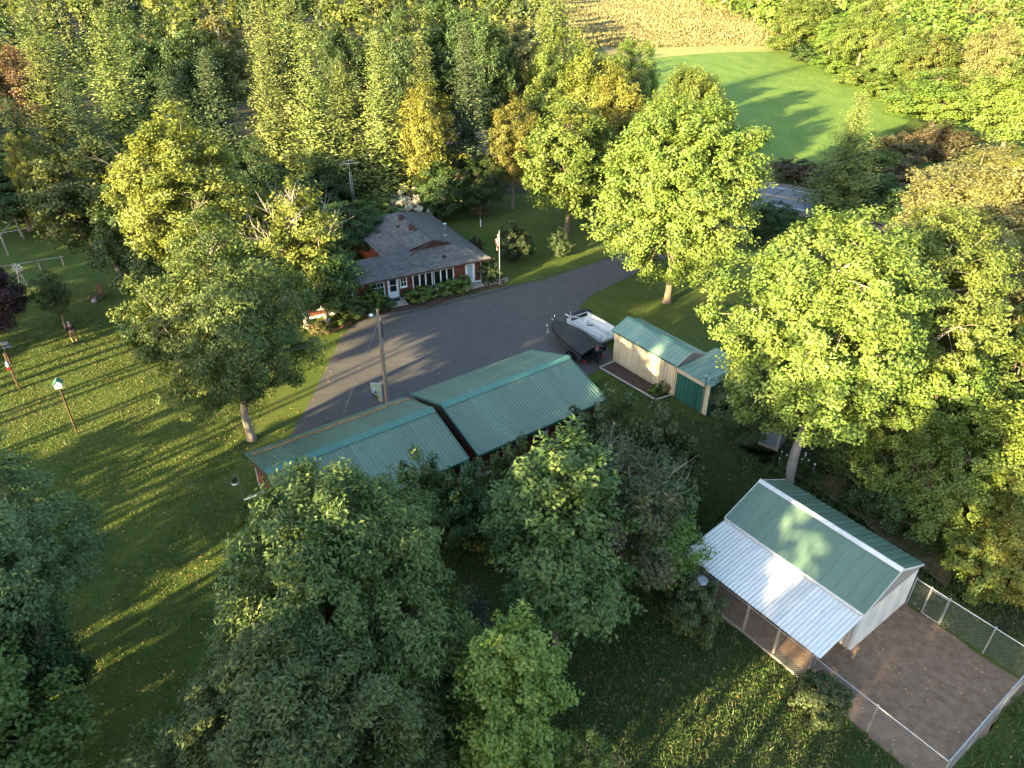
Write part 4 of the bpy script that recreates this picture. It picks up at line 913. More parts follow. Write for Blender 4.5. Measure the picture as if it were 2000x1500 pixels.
cw = Matrix.Translation((15.06, 25.94, 0)) @ Matrix.Rotation(R(-53.5), 4, 'Z')
def cl(u, v): p = cw @ Vector((u, v, 0)); return (p.x, p.y)
flat('pen_dirt', [cl(-4.1, -5.5), cl(3.5, -5.5), cl(6, -5.45), cl(9.25, -5.5), cl(9.3, -1), cl(9.3, 2.3), cl(7.4, 2.2), cl(3.6, 2.45), cl(3.7, 0), cl(0, 0), cl(-4.1, -2.5)], .014, M['dirt'], jitter=.12, step=.5)
def chainlink(label, cat, u0, v0, u1, v1, h, posts, rail=True, gate=None, wood_base=False):
    a = Vector((*cl(u0, v0), 0)); b = Vector((*cl(u1, v1), 0)); d = b-a; Lf = d.length
    t = thing('chain_link_fence', label, cat, a, math.atan2(d.y, d.x), 'chain-link fence runs round the dirt pen')
    for x in posts:
        m = MB(); m.tube([(x, 0, -.1), (x, 0, h+.05)], .03, 7); m.lathe([(.036, 0), (.036, .03), (.0, .06)], 7, (x, 0, h+.05)); m.build('post', M['steel'], t)
    if rail: m = MB(); m.tube([(0, 0, h), (Lf, 0, h)], .022, 6); m.build('top_rail', M['steel'], t)
    mb = MB(); st = .14; k = int((Lf+h)/st)+1
    for i in range(k):
        for sg in (0, 1):
            x0 = i*st-h; x1 = x0+h; z0, z1 = (0.04, h)
            p, q = [x0, z0], [x1, z1]
            if p[0] < 0: p = [0, z0+(0-x0)/h*(z1-z0)]
            if q[0] > Lf: q = [Lf, z0+(Lf-x0)/h*(z1-z0)]
            if q[0]-p[0] < .02: continue
            if sg: p[0], q[0] = Lf-p[0], Lf-q[0]
            mb.tube([(p[0], .012*sg, p[1]), (q[0], .012*sg, q[1])], .0036, 3, False)
    o = mb.build('wire_mesh', M['wire'], t); o['kind'] = 'stuff'
    if gate:
        m = MB(); g0, g1 = gate; m.tube([(g0, -.05, .08), (g1, -.05, .08), (g1, -.05, h-.06), (g0, -.05, h-.06), (g0, -.05, .08)], .022, 6); m.build('gate_frame', M['steel'], t)
    if wood_base: m = MB(); m.box((0, -.05, 0), (Lf, -.01, .14)); m.build('base_board', M['grey_wood'], t)
    return t
chainlink('chain-link fence hung along the posts under the lean-to roof edge', 'fence', -3.75, -5.42, 3.55, -5.42, 1.78, (.05, 7.25), True, None, True)
chainlink('chain-link fence of the dirt pen, side nearest the bottom edge', 'fence', 3.6, -5.40, 9.2, -5.40, 1.78, (.02, 2.8))
chainlink('chain-link fence closing the far right end of the dirt pen', 'fence', 9.22, -5.36, 9.22, 2.3, 1.78, (0.02, 2.5, 5.1, 7.62))
chainlink('chain-link fence with a gate along the back of the dirt pen', 'fence', 3.78, 2.42, 9.15, 2.42, 1.7, (.03, .75, 1.62, 3.62, 5.3), True, (.80, 1.57))

# ------------------------------------------------------------------ cream shed and its annex
t = thing('cream_shed', 'cream steel shed with pale green gabled roof beside the driveway', 'shed', (10.52, 46.0, 0), R(-54))
Lr, hw, ze, zr = 6.44, 1.5, 2.62, 3.28
sl = math.hypot(hw, zr-ze); c, s = hw/sl, (zr-ze)/sl; n = 9; wd = Lr/n
me = ribbed('roof_panel', wd, sl, [wd*.25, wd*.75], .03, .02, M['shed_green'])
panels(t, 'roof_panel', me, n, wd, (Lr/2, 0, zr), (-1, 0, 0), (0, -c, -s), (0, -s, c), .008)
panels(t, 'roof_panel', me, n, wd, (-Lr/2, 0, zr), (1, 0, 0), (0, c, -s), (0, s, c), .008)
m = MB()
for sg in (-1, 1): m.prism([(-Lr/2-.02, 0, zr+.05), (Lr/2+.02, 0, zr+.05), (Lr/2+.02, sg*.16*c, zr+.035-.16*s), (-Lr/2-.02, sg*.16*c, zr+.035-.16*s)], (0, 0, .012))
m.build('ridge_cap', M['green_cap'], t)
for e in (-1, 1):
    for sg in (-1, 1):
        m = MB(); m.prism([(e*(Lr/2+.012), 0, zr+.03), (e*(Lr/2+.012), sg*hw, ze+.03), (e*(Lr/2+.012), sg*hw, ze-.09), (e*(Lr/2+.012), 0, zr-.09)], (e*.025, 0, 0)); m.build('rake_trim', M['white_steel' if e > 0 else 'green_cap'], t)
m = MB(); m.box((-Lr/2, -hw-.03, ze-.10), (Lr/2, -hw-.004, ze-.01)); m.build('fascia', M['green_wall'], t)
m = MB(); m.prism([(-Lr/2, -hw+.08, ze-.05), (-Lr/2, 0, zr-.04), (-Lr/2, hw-.08, ze-.05)], (Lr, 0, 0)); m.build('soffit', M['grey_wood'], t)
steelwall(t, Lr-.3, (-Lr/2+.15, -hw+.18), 0, ze-.06, None, .30, 'cream_steel', ribs=1)
steelwall(t, Lr-.3, (Lr/2-.15, hw-.18), math.pi, ze-.06, None, .30, 'cream_steel', ribs=1)
steelwall(t, 2*hw-.36, (-Lr/2+.15, hw-.18), -math.pi/2, ze-.06, zr-.12, .30, 'cream_steel', ribs=1)
steelwall(t, 2*hw-.36, (Lr/2-.15, -hw+.18), math.pi/2, ze-.06, zr-.12, .30, 'cream_steel', ribs=1)
o = thing('wall_ornament', 'round pale metal ornament hung on the cream shed wall', 'ornament', (0, 0, 0))
p = (Matrix.Translation((10.52, 46.0, 0)) @ Matrix.Rotation(R(-54), 4, 'Z')) @ Vector((-.35, -hw+.13, 1.98)); o.location = p; o.rotation_euler = (0, 0, R(-54))
m = MB(); pts = [(.26*math.cos(a*math.pi/12), -.02, .26*math.sin(a*math.pi/12)) for a in range(25)]; m.tube(pts, .02, 5, False)
for k in range(8):
    a = k*math.pi/4; m.tube([(0, -.02, 0), (.30*math.cos(a), -.02, .30*math.sin(a))], .018, 4)
    m.add([(.1*math.cos(a-.3), -.035, .1*math.sin(a-.3)), (.22*math.cos(a), -.035, .22*math.sin(a)), (.1*math.cos(a+.3), -.035, .1*math.sin(a+.3)), (.05*math.cos(a), -.03, .05*math.sin(a))], [(0, 1, 2, 3)])
m.build('star_ring', M['white_steel'], o)

t = thing('annex_shed', 'low annex with dark green double doors joined to the cream shed', 'shed', (10.52, 46.0, 0), R(-54))
x0, x1, y0, y1 = 3.12, 6.1, -1.30, 2.5
for i, (a, b) in enumerate(((x0+.12, x0+1.28), (x0+1.30, x0+2.44))):
    steelwall(t, b-a, (a, y0-.02), 0, 2.06, None, .29, 'green_wall', 'door_panel', 1, .05)
m = MB(); m.box((x0, y0, 2.07), (x1, y0+.05, 2.36)); m.build('lintel', M['cream_steel'], t)
m = MB(); m.box((x0+2.46, y0-.001, .05), (x1, y0+.05, 2.068)); m.build('wall_strip', M['cream_steel'], t)
steelwall(t, y1-y0, (x1, y0+.02), math.pi/2, 2.3, None, .30, 'green_wall', 'wall_panel', 1)
me = ribbed('roof_panel', .5, 4.1, [.12, .37], .04, .03, M['shed_green'])
sl = math.hypot(4.05, .35); panels(t, 'roof_panel', me, 6, .5, (x1+.1, y0-.12, 2.42), (-1, 0, 0), (0, .9963, -.0864), (0, -.0864*-1, .9963)) if False else None
for i in range(6):
    o = meshobj('roof_panel', me, t); o.matrix_local = Matrix.Translation((x0-.02+i*.52, y1+.18, 2.62+.002*(i % 2))) @ frame_of((1, 0, 0), (0, -.9990, -.0450), (0, -.0450, .9990)) @ Matrix.Scale(-1, 4, (1, 0, 0)) @ Matrix.Translation((-.52, 0, 0))
m = MB(); m.tube([(x0+2.62, y0-.12, 0), (x0+2.62, y0-.12, 3.0)], .04, 6); m.build('drain_pipe', M['green_wall'], t)
m = MB(); m.lathe([(.075, 0), (.085, .05), (.02, .1)], 8, (x0+2.62, y0-.12, 3.0)); m.build('pipe_cap', M['chrome'], t)

# planting bed in front of the cream shed
bA, bB, bC, bD = (6.54, 46.53), (9.98, 42.17), (11.24, 42.82), (7.68, 47.43)
flat('planting_bed', [bA, bB, bC, bD], .05, M['mulch'])
t = thing('bed_edging', 'pale timber edging round the mulched bed below the cream shed', 'edging', (*bA, 0))
for p, q in ((bA, bB), (bB, bC), (bA, bD)):
    a = Vector((p[0]-bA[0], p[1]-bA[1], .06)); b = Vector((q[0]-bA[0], q[1]-bA[1], .06)); m = MB(); d = (b-a).normalized(); nn = Vector((-d.y, d.x, 0))*.05
    m.prism([a-nn-d*.04, b-nn+d*.04, b+nn+d*.04, a+nn-d*.04], (0, 0, .09)); m.build('timber', M['bed_timber'], t)
plant('bush', 'garden_plant', 'small green plant in the mulched bed', 'plant', *(10.03, 42.89), .9, .42, 'light', rz=.3)
plant('bush', 'garden_plant', 'pale straw-coloured clump at the bed corner by the green doors', 'plant', *(10.89, 43.29), 1.0, .5, 'pale', rz=1.3)

# ------------------------------------------------------------------ the house
t = house = thing('house', 'red-brown wooden house with grey shingled roofs at the driveway head', 'house', (-10.93, 57.87, 0), R(28.2))
def shingles(name, poly, parent, exp=.15, tw=.33):
    """overlapping shingle courses over a planar roof polygon (points run eave start -> eave end -> ...)"""
    P = [Vector(p) for p in poly]; ex = (P[1]-P[0]).normalized(); nn = Vector((0, 0, 0))
    for i in range(1, len(P)-1): nn += (P[i]-P[0]).cross(P[i+1]-P[0])
    nn.normalize(); 
    if nn.z < 0: nn = -nn
    ey = nn.cross(ex).normalized()
    if ey.z < 0: ey = -ey
    q = [((p-P[0]).dot(ex), (p-P[0]).dot(ey)) for p in P]
    ymax = max(y for _, y in q); vs = []; fs = []; ti = []
    k = 0; y = min(y for _, y in q)
    while y < ymax:
        ym = y+exp*.5; xs = []
        for i in range(len(q)):
            (ax, ay), (bx, by) = q[i], q[(i+1) % len(q)]
            if (ay-ym)*(by-ym) < 0: xs.append(ax+(bx-ax)*(ym-ay)/(by-ay))
        xs.sort(); ctint = rnd.random()*.35
        for a, b in zip(xs[::2], xs[1::2]):
            x = a-(tw/2 if k % 2 else 0)
            while x < b:
                xa, xb = max(a, x), min(b, x+tw-.008)
                if xb-xa > .03:
                    j = rnd.uniform(-.008, .012); lift = rnd.uniform(.018, .034); n0 = len(vs)
                    for (xx, yy, zz) in ((xa, y-j-.02, lift), (xb, y-j-.02, lift), (xb, y+exp+.02, .004), (xa, y+exp+.02, .004), (xa, y-j-.02, 0), (xb, y-j-.02, 0)):
                        vs.append(P[0]+ex*xx+ey*yy+nn*zz)
                    fs += [(n0, n0+1, n0+2, n0+3), (n0+4, n0+5, n0+1, n0)]; tt = min(1, ctint+rnd.random()*.65); ti += [tt, tt]
                x += tw
        y += exp; k += 1
    o = meshobj(name, fastmesh(name, np.array([tuple(v) for v in vs]), np.array(fs), np.array(ti), [M['shingle']]), parent); o['kind'] = 'stuff'
    m = MB(); m.prism([p-nn*.10 for p in P], nn*.095); m.build('roof_deck', M['brown_wood'], parent)
    return nn
# local frame: u along the driveway front, v into the depth
shingles('shingles', [(-7.6, -.57, 2.4), (9.93, -.57, 2.4), (7.0, 1.9, 3.5), (-7.6, 1.9, 3.5)], t)
shingles('shingles', [(.6, 4.4, 2.39), (-7.6, 4.4, 2.39), (-7.6, 1.9, 3.5), (.6, 1.9, 3.5)], t)
shingles('shingles', [(1.0, 13.1, 2.72), (1.0, 1.9, 2.72), (3.1, 1.9, 3.6), (5.05, 1.15, 4.42), (5.05, 9.6, 4.42), (3.6, 10.9, 3.81)], t)
shingles('shingles', [(9.93, -.57, 2.42), (9.6, 13.3, 2.5), (7.4, 11.7, 3.45), (5.05, 9.6, 4.42), (5.05, 1.15, 4.42), (7.05, 1.9, 3.60)], t)
m = MB(); m.add([(1.0, 13.1, 2.7), (9.6, 13.3, 2.48), (7.4, 11.7, 3.43), (5.05, 9.6, 4.4), (3.6, 10.9, 3.79)], [(0, 1, 2, 3, 4)]); m.build('rear_roof', M['shingle'], t)
for a, b in (((5.05, 1.1, 4.46), (5.05, 9.6, 4.46)), ((-7.6, 1.9, 3.54), (3.0, 1.9, 3.54)), ((9.93, -.57, 2.47), (7.03, 1.9, 3.6))):
    a, b = Vector(a), Vector(b); kk = int((b-a).length/.34); side = Vector((0, 0, 1)).cross((b-a).normalized())*.15
    mb = MB()
    for i in range(kk):
        p, q = a.lerp(b, i/kk), a.lerp(b, (i+1.05)/kk); p = p+Vector((0, 0, .012)); mb.add([p, p+side-Vector((0, 0, .06)), q+side-Vector((0, 0, .075)), q-Vector((0, 0, .012)), p-side-Vector((0, 0, .06)), q-side-Vector((0, 0, .075))], [(0, 3, 2, 1), (0, 4, 5, 3)])
    o = mb.build('ridge_shingles', M['shingle'], t); o['kind'] = 'stuff'
# gable of the main roof rising over the front wing
m = MB(); m.prism([(2.9, 1.78, 3.44), (7.1, 1.78, 3.44), (5.05, 1.78, 4.34)], (0, .06, 0)); m.build('gable_wall', M['brown_wood'], t)
for a, b in (((5.05, 1.12, 4.36), (2.85, 1.12, 3.40)), ((5.05, 1.12, 4.36), (7.05, 1.75, 3.52))):
    m = MB(); m.tube([a, b], .06, 4); m.build('barge_board', M['brown_wood'], t)
# front wall with its openings (u0,u1,z0,z1)
OPEN = [(-1.45, -.14, .62, 2.02), (.12, 1.12, .28, 2.16), (1.26, 1.92, 1.12, 2.08), (2.43, 4.36, .45, 2.07), (4.43, 6.42, .42, 2.07), (7.55, 8.5, .12, 2.14), (-6.4, -5.2, .7, 1.9), (-4.2, -3.0, .7, 1.9)]
plankwall(t, 16.2, .22, 2.28, M['redwood'], .17, (-7.1, 0), holes=[(a+7.1, b+7.1, c, d) for a, b, c, d in OPEN])
m = MB(); m.box((-7.1, .004, .0), (9.1, .12, 2.3)); m.build('front_wall', M['brown_wood'], t)
for a, b in ((-7.1, .1), (1.14, 7.5), (8.55, 9.14)):
    m = MB(); m.box((a, -.07, 0), (b, .0, .215)); m.build('skirting', M['white_paint'], t)
window(t, *OPEN[0], panes=1, vert=3, horiz=2); window(t, *OPEN[2], panes=1, vert=1, horiz=1)
window(t, *OPEN[3], panes=3, fr=.10); window(t, *OPEN[4], panes=3, fr=.10)
window(t, *OPEN[6], panes=2); window(t, *OPEN[7], panes=2)
def door(u0, u1, z0, z1, glass, pane, label):
    fr = MB(); f = .09
    fr.box((u0, -.07, z0), (u0+f, .02, z1)); fr.box((u1-f, -.07, z0), (u1, .02, z1)); fr.box((u0+f, -.07, z1-f), (u1-f, .02, z1))
    o = fr.build('door', M['white_paint'], t); o['label'] = label
    d = MB(); d.box((u0+f, -.035, z0), (u1-f, .0, z1-f)); d.build('door_leaf', M['white_paint'], o)
    for (a, b, c, e) in pane: g = MB(); g.box((u0+a, -.048, z0+c), (u0+b, -.037, z0+e)); g.build('pane', M[glass], o)
    h = MB(); h.tube([(u0+.16, -.10, z0+.95), (u0+.16, -.04, z0+.95)], .03, 6); h.build('handle', M['chrome'], o)
door(*OPEN[1], 'glass', [(.22, .80, .62, 1.15), (.22, .80, 1.22, 1.74)], 'white storm door with two dark panes')
door(*OPEN[5], 'door_glass', [(.25, .72, .35, 1.78)], 'white door with one tall pale blue pane')
m = MB(); m.tube([(4.395, -.1, .1), (4.395, -.1, 2.3)], .035, 6); m.build('downspout', M['brown_wood'], t)
# side and rear walls
plankwall(t, 13.2, .22, 2.3, M['redwood'], .2, (9.1, 0), ang=math.pi/2); plankwall(t, 9.0, .22, 2.5, M['redwood'], .2, (1.4, 12.9), ang=-math.pi/2)
plankwall(t, 7.7, .22, 2.3, M['redwood'], .2, (9.1, 12.9), ang=math.pi); plankwall(t, 8.5, .22, 2.25, M['redwood'], .2, (1.35, 3.9), ang=math.pi); plankwall(t, 3.9, .22, 2.3, M['redwood'], .2, (-7.1, 3.9), ang=-math.pi/2, gable=(1.95, 3.3))
m = MB(); m.box((1.45, 3.95, 0), (9.05, 12.85, 2.35)); m.box((-7.05, .13, 0), (1.44, 3.85, 2.2)); m.box((1.45, .13, 0), (9.05, 3.94, 2.3)); m.build('inner_wall', M['brown_wood'], t)
m = MB(); m.box((9.105, -.02, .0), (9.18, .07, 2.3)); m.build('corner_post', M['grey_white'], t)
m = MB(); m.box((-7.6, -.60, 2.25), (9.93, -.575, 2.40)); m.build('fascia', M['brown_wood'], t)
m = MB(); m.box((-7.6, -.57, 2.24), (9.9, -.08, 2.262)); m.build('soffit', M['grey_wood'], t)
# roof fittings
def zroof(u): return 4.42-.405*(abs(u-5.05))
m = MB(); u, v = 7.3, 3.6; m.lathe([(.11, 0), (.11, .95), (.19, .97), (.19, 1.12), (.0, 1.16)], 12, (u, v, zroof(u)+.16)); st = m.build('chimney_pipe', M['chrome'], t)
m = MB(); m.box((u-.17, v-.17, zroof(u)-.12), (u+.17, v+.17, zroof(u)+.16)); m.build('chimney_base', M['chrome'], st)
for (u, v) in ((4.62, 7.9), (4.55, 5.1)):
    m = MB()
    for k in range(4): m.box((u-.2, v-.2, zroof(u)-.12+k*.14), (u+.2, v+.2, zroof(u)+.008+k*.14))
    k_ = m.build('brick_chimney', M['brick'], t); m = MB(); m.box((u-.15, v-.15, zroof(u)+.43), (u+.15, v+.15, zroof(u)+.50)); m.build('clay_pot', M['rust'], k_)
for (u, v) in ((3.95, 6.9), (2.3, 8.1), (4.75, 4.5)):
    m = MB(); m.box((u-.17, v-.17, zroof(u)-.05), (u+.17, v+.17, zroof(u)+.16)); m.build('roof_vent', M['rust'], t)
m = MB(); m.box((5.6, .35, 2.75), (5.95, .70, 3.02)); m.build('roof_vent', M['rust'], t)
# steps and pots in front
hm = Matrix.Translation((-10.93, 57.87, 0)) @ Matrix.Rotation(R(28.2), 4, 'Z')
def hl(u, v): p = hm @ Vector((u, v, 0)); return (p.x, p.y)
st = thing('door_steps', 'worn concrete steps with a dark mat below the left house door', 'steps', (*hl(.62, -.1), 0), R(28.2))
for i in range(2): m = MB(); m.box((-.75, -.8-.45*i, 0), (.75, -.02-.8*(i > 0)-.0, .25-.12*i)) if i == 0 else m.box((-.8, -1.25, 0), (.8, -.803, .13)); m.build('step', M['concrete'], st)
m = MB(); m.box((-.4, -.62, .252), (.4, -.12, .27)); o = m.build('door_mat', M['black_rubber']); tag(o, 'dark mat on the concrete steps', 'mat'); o.location = (*hl(.62, -.1), 0); o.rotation_euler = (0, 0, R(28.2))
m = MB(); m.box((7.2, -1.1, 0), (9.0, -.08, .11)); o = m.build('door_slab', M['concrete']); o.location = (-10.93, 57.87, 0); o.rotation_euler = (0, 0, R(28.2)); tag(o, 'pale concrete slab before the door with blue glass', 'slab')
for lab, u, v, h, r in (('leftmost of four round bushes along the house front', 2.35, -1.0, 1.25, 1.1), ('second round bush from the left, yellow-tipped, along the house', 3.55, -.85, 1.05, .85),
                        ('third round bush, just right of the downspout', 5.25, -.95, 1.25, 1.1), ('largest round bush, nearest the door with blue glass', 6.6, -.85, 1.4, 1.2)):
    plant('bush', 'round_bush', lab, 'bush', *hl(u, v), h, r, 'light', 'round bushes along the house front')
plant('shrub', 'bush', 'yellow-green bush beside the left window of the house', 'bush', *hl(-1.5, -.9), 2.1, 1.1, 'light', rz=1.)
plant('shrub', 'bush', 'dark bush left of the concrete steps', 'bush', *hl(-.5, -1.3), 1.1, .9, 'dark', rz=3.)
plant('shrub', 'bush', 'wide dark shrub in front of the hidden left end of the house', 'bush', *hl(-3.4, -1.4), 1.7, 1.7, 'walnut', rz=2.)
plant('shrub', 'bush', 'flowering border shrub at the lawn corner below the house', 'bush', *(-15.43, 52.00), 1.0, 1.0, 'pale', rz=2.4)
o = thing('garden_ornament', 'green and white post ornament between the round bushes', 'ornament', (*hl(4.38, -.75), 0))
m = MB(); m.lathe([(.16, 0), (.17, .06), (.09, .1), (.09, .55), (.18, .62), (.18, .7), (.0, .72)], 10); m.build('stand', M['plastic_white'], o)
m = MB(); m.lathe([(.11, 0), (.15, .12), (.05, .3), (0, .32)], 10, (0, 0, .72)); m.build('finial', M['green_cap'], o)
t = thing('stone_edging', 'low edging of rough stones by the flagpole', 'edging', (*hl(9.3, -1.0), 0), R(28.2))
for i in range(16):
    m = MB(); r_ = rnd.uniform(.12, .22); x, y = (i % 8)*.3+rnd.uniform(-.06, .06), (i//8)*.42+rnd.uniform(-.08, .08)
    m.lathe([(r_*.8, -.02), (r_, r_*.4), (r_*.6, r_*.8), (0, r_*.9)], 7, (x, y, 0)); m.build('stone', M['stone'], t)

# ------------------------------------------------------------------ poles, flags, wires
def cloth(name, W, Hh, nx, ny, fn, colour, mats, parent):
    mb = MB(); vs = [fn(i/nx, j/ny) for j in range(ny+1) for i in range(nx+1)]; mb.v = vs
    for j in range(ny):
        for i in range(nx):
            a = j*(nx+1)+i; mb.f.append((a, a+1, a+nx+2, a+nx+1)); mb.mi.append(colour((i+.5)/nx, (j+.5)/ny))
    o = mb.build(name, mats, parent, True); md = o.modifiers.new('cloth', 'SOLIDIFY'); md.thickness = .006; return o
up_ = (-8.60, 41.73); ph = 7.30
t = thing('utility_pole', 'weathered wooden utility pole standing behind the left garage', 'pole', (*up_, 0), R(20))
m = MB(); m.tube([(0, 0, -.1), (0, 0, ph*.5), (0, 0, ph)], [.12, .105, .085], 10); m.build('pole', M['pole_wood'], t)
m = MB(); m.tube([(.135, -.05, .1), (.135, -.05, ph*.72)], .03, 6); m.build('conduit', M['steel'], t)
m = MB(); m.tube([(.14, -.05, ph*.72), (.2, -.05, ph*.78), (.16, -.03, ph*.86), (.1, -.02, ph*.88)], .03, 5); m.build('service_drop', M['cable'], t)
m = MB(); m.tube([(-.1, -.05, ph*.93), (-.42, -.2, ph*.98)], .025, 5); k = m.build('lamp_arm', M['steel'], t)
m = MB(); m.lathe([(.05, .08), (.13, .0), (.13, -.06), (0, -.09)], 10, (-.46, -.22, ph*.97)); m.build('lamp_head', M['plastic_white'], k)
m = MB(); m.lathe([(.04, 0), (.055, .04), (.03, .10), (0, .11)], 8, (.12, 0, ph*.89)); m.build('insulator', M['plastic_white'], t)
# flag on the pole
fz = 1.75; fa = Vector((*up_, fz)); fb = Vector((*(-9.36, 40.46), 2.55))
t = thing('pole_flag', 'cream and olive flag with white oval emblem drooping from the utility pole', 'flag', fa)
dd = fb-fa; m = MB(); m.tube([(0, 0, 0), dd], .02, 6); m.build('flag_staff', M['plastic_white'], t)
dh = Vector((dd.x, dd.y, 0)).normalized()
def flag1(u, v):
    p = dd*(.28+.70*u); f = 1-.30*v; ax = dd*(.28+.70*.55)
    q = Vector((ax.x+(p.x-ax.x)*f, ax.y+(p.y-ax.y)*f, p.z-.03-v*(1.12+.25*(1-u))))
    return q+Vector((-dh.y, dh.x, 0))*.10*math.sin(u*11+v*2)*v**.6
def col1(u, v):
    ex, ey = (u-.62)/.26, (v-.50)/.24; r_ = ex*ex+ey*ey
    if r_ < 1: return 2 if ((u-.62)/.075)**2+((v-.45)/.075)**2 < 1 or ((u-.62)/.13)**2+((v-.60)/.07)**2 < 1 else 1
    return 3 if v > .74 and u > .35 else 0
cloth('flag_cloth', 1, 1, 28, 26, flag1, col1, [M['fl_cream'], M['fl_white'], M['fl_black'], M['fl_olive']], t)
# flagpole with the stars and stripes
fp = (-1.13, 61.64); fh = 5.12
t = thing('flagpole', 'slim metal flagpole beside the round shrub', 'flagpole', (*fp, 0))
m = MB(); m.tube([(0, 0, 0), (0, 0, fh)], [.04, .025], 8); m.build('pole', M['steel'], t); m = MB(); m.lathe([(0, 0), (.05, .05), (0, .1)], 8, (0, 0, fh)); m.build('ball_cap', M['chrome'], t)
m = MB(); m.lathe([(.14, 0), (.14, .06), (.05, .08)], 8); m.build('base_collar', M['steel'], t)
t = thing('national_flag', 'striped red and white flag with blue canton hanging limp on the flagpole', 'flag', (*fp, 0))
fa_ = Vector((math.cos(R(200)), math.sin(R(200)), 0)); fb_ = Vector((-fa_.y, fa_.x, 0))
def flag2(u, v):
    x = .03+u*.34*(1-.35*v); z = fh-.12-v*.95-u*.75
    return fa_*x+fb_*(.09*math.sin(u*13+v*2.5))*(.3+u)+Vector((0, 0, z))
def col2(u, v):
    if u < .42 and v < .54: return 2 if not (int(u*24) % 2 == 0 and int(v*20) % 2 == 0) else 1
    return 0 if int(v*13) % 2 == 0 else 1
cloth('flag_cloth', 1, 1, 26, 26, flag2, col2, [M['fl_red'], M['fl_white'], M['fl_blue']], t)
def wire(name, label, a, b, sag, r_, mat, n=26, twist=0.):
    pts = []
    for i in range(n+1):
        f = i/n; p = a.lerp(b, f); p.z -= sag*4*f*(1-f); pts.append(p)
    m = MB(); m.tube(pts, r_, 5)
    if twist: m.tube([p+Vector((0, 0, twist*math.sin(i*1.9)))+Vector((0, twist*math.cos(i*1.9), 0)) for i, p in enumerate(pts)], r_*.8, 4)
    o = m.build(name, M[mat]); tag(o, label, 'wire'); return o
top = Vector((*up_, ph*.9))
wire('service_wire', 'twisted black service wire sagging across the driveway to the right', top, Vector((34, 72, 9.2)), 1.6, .022, 'cable', 90, .035)
wire('guy_wire', 'thin grey wire running down from the pole to the driveway', Vector((*up_, ph*.88)), Vector((*(-11.44, 40.73), 0)), .05, .010, 'grey_cable')

# antenna mast behind the house
mb_ = hm @ Vector((1.9, 14.0, 0)); mh = 7.67
t = thing('antenna_mast', 'lattice antenna mast with television aerial behind the house', 'antenna', (*(-16.78, 75.30), 0), R(25))
for k in range(3):
    a = k*2.094; m = MB(); m.tube([(.17*math.cos(a), .17*math.sin(a), 0), (.14*math.cos(a), .14*math.sin(a), mh*.84)], .022, 5); m.build('mast_leg', M['tv_metal'], t)
m = MB(); nz = 18
for i in range(nz):
    for k in range(3):
        a, b = k*2.094, (k+1)*2.094; z0, z1 = mh*.84*i/nz, mh*.84*(i+1)/nz; m.tube([(.165*math.cos(a), .165*math.sin(a), z0), (.165*math.cos(b), .165*math.sin(b), z1)], .010, 3)
m.build('lattice', M['tv_metal'], t)
m = MB(); m.tube([(0, 0, mh*.82), (0, 0, mh)], .022, 6); m.build('mast_tube', M['tv_metal'], t)
m = MB(); m.tube([(-1.0, 0, mh*.95), (1.1, 0, mh*.95)], .016, 5)
for i in range(9): x = -1.0+i*.26; l = .75-.05*i; m.tube([(x, -l, mh*.95), (x, l, mh*.95)], .009, 4)
m.build('aerial', M['tv_metal'], t)
m = MB(); m.tube([(-.5, 0, mh*.99), (.5, 0, mh*.99)], .014, 5)
for i in range(5): x = -.5+i*.25; m.tube([(x, -.35, mh*.99), (x, .35, mh*.99)], .008, 4)
m.build('aerial', M['tv_metal'], t)
t = thing('marker_post', 'short white marker post on the lawn behind the house', 'post', (*(-3.43, 76.72), 0)); m = MB(); m.tube([(0, 0, 0), (0, 0, .75)], .06, 7); m.build('post', M['plastic_white'], t); m = MB(); m.lathe([(.075, 0), (.075, .05), (0, .09)], 8, (0, 0, .75)); m.build('post_cap', M['plastic_white'], t)

# ------------------------------------------------------------------ boat on its trailer
bt = Vector((*(6.17, 47.13), 0)); bwv = Vector((*(3.15, 52.00), 0)); ax = (bwv-bt); ba = math.atan2(ax.y, ax.x)
t = thing('covered_boat', 'motor boat under a black cover parked on the driveway', 'boat', bt, ba)
LB = 5.3; NS = 14
def beam(f): return 1.16*min(1, (1-f**3.2)**.6+.02) if f < 1 else .03
def loft(rows, closed=False):
    mb = MB(); k = len(rows[0]); vs = [p for r_ in rows for p in r_]
    fs = [(i*k+j, i*k+j+1, (i+1)*k+j+1, (i+1)*k+j) for i in range(len(rows)-1) for j in range(k-1)]
    fs += [tuple(range(k)), tuple(reversed(range((len(rows)-1)*k, len(rows)*k)))]
    return mb.add(vs, fs)
hull = []; cov = []; rub = []
for i in range(NS+1):
    f = i/NS; x = .1+f*LB; b = beam(f); zg = 1.12+.22*f*f; zk = .48+.10*f+.48*max(0, f-.65)**1.4*2.2
    hull.append([(x, -b, zg), (x, -b*.94, zg-.28), (x, -b*.80, zk+.16), (x, 0, zk), (x, b*.80, zk+.16), (x, b*.94, zg-.28), (x, b, zg)])
    hgt_ = .24+.58*math.exp(-((f-.40)/.30)**2)+.10*math.exp(-((f-.82)/.12)**2); e = b+.035
    row = []
    for k in range(13):
        u = -1+2*k/12; w_ = 1-abs(u)**1.7; zz = zg-.05+hgt_*w_+.018*math.sin(i*1.7+k*2.3)*w_; row.append((x, e*u, zz if 0 < k < 12 else zg-.26))
    cov.append(row)
loft(hull).build('hull', M['black_gloss'], t, True); loft(cov).build('cover', M['black_cover'], t, True)
mo = MB(); mo.box((-.12, -.16, .62), (.10, .16, 1.15)); mo = mo.build('outboard_motor', M['black_gloss'], t)
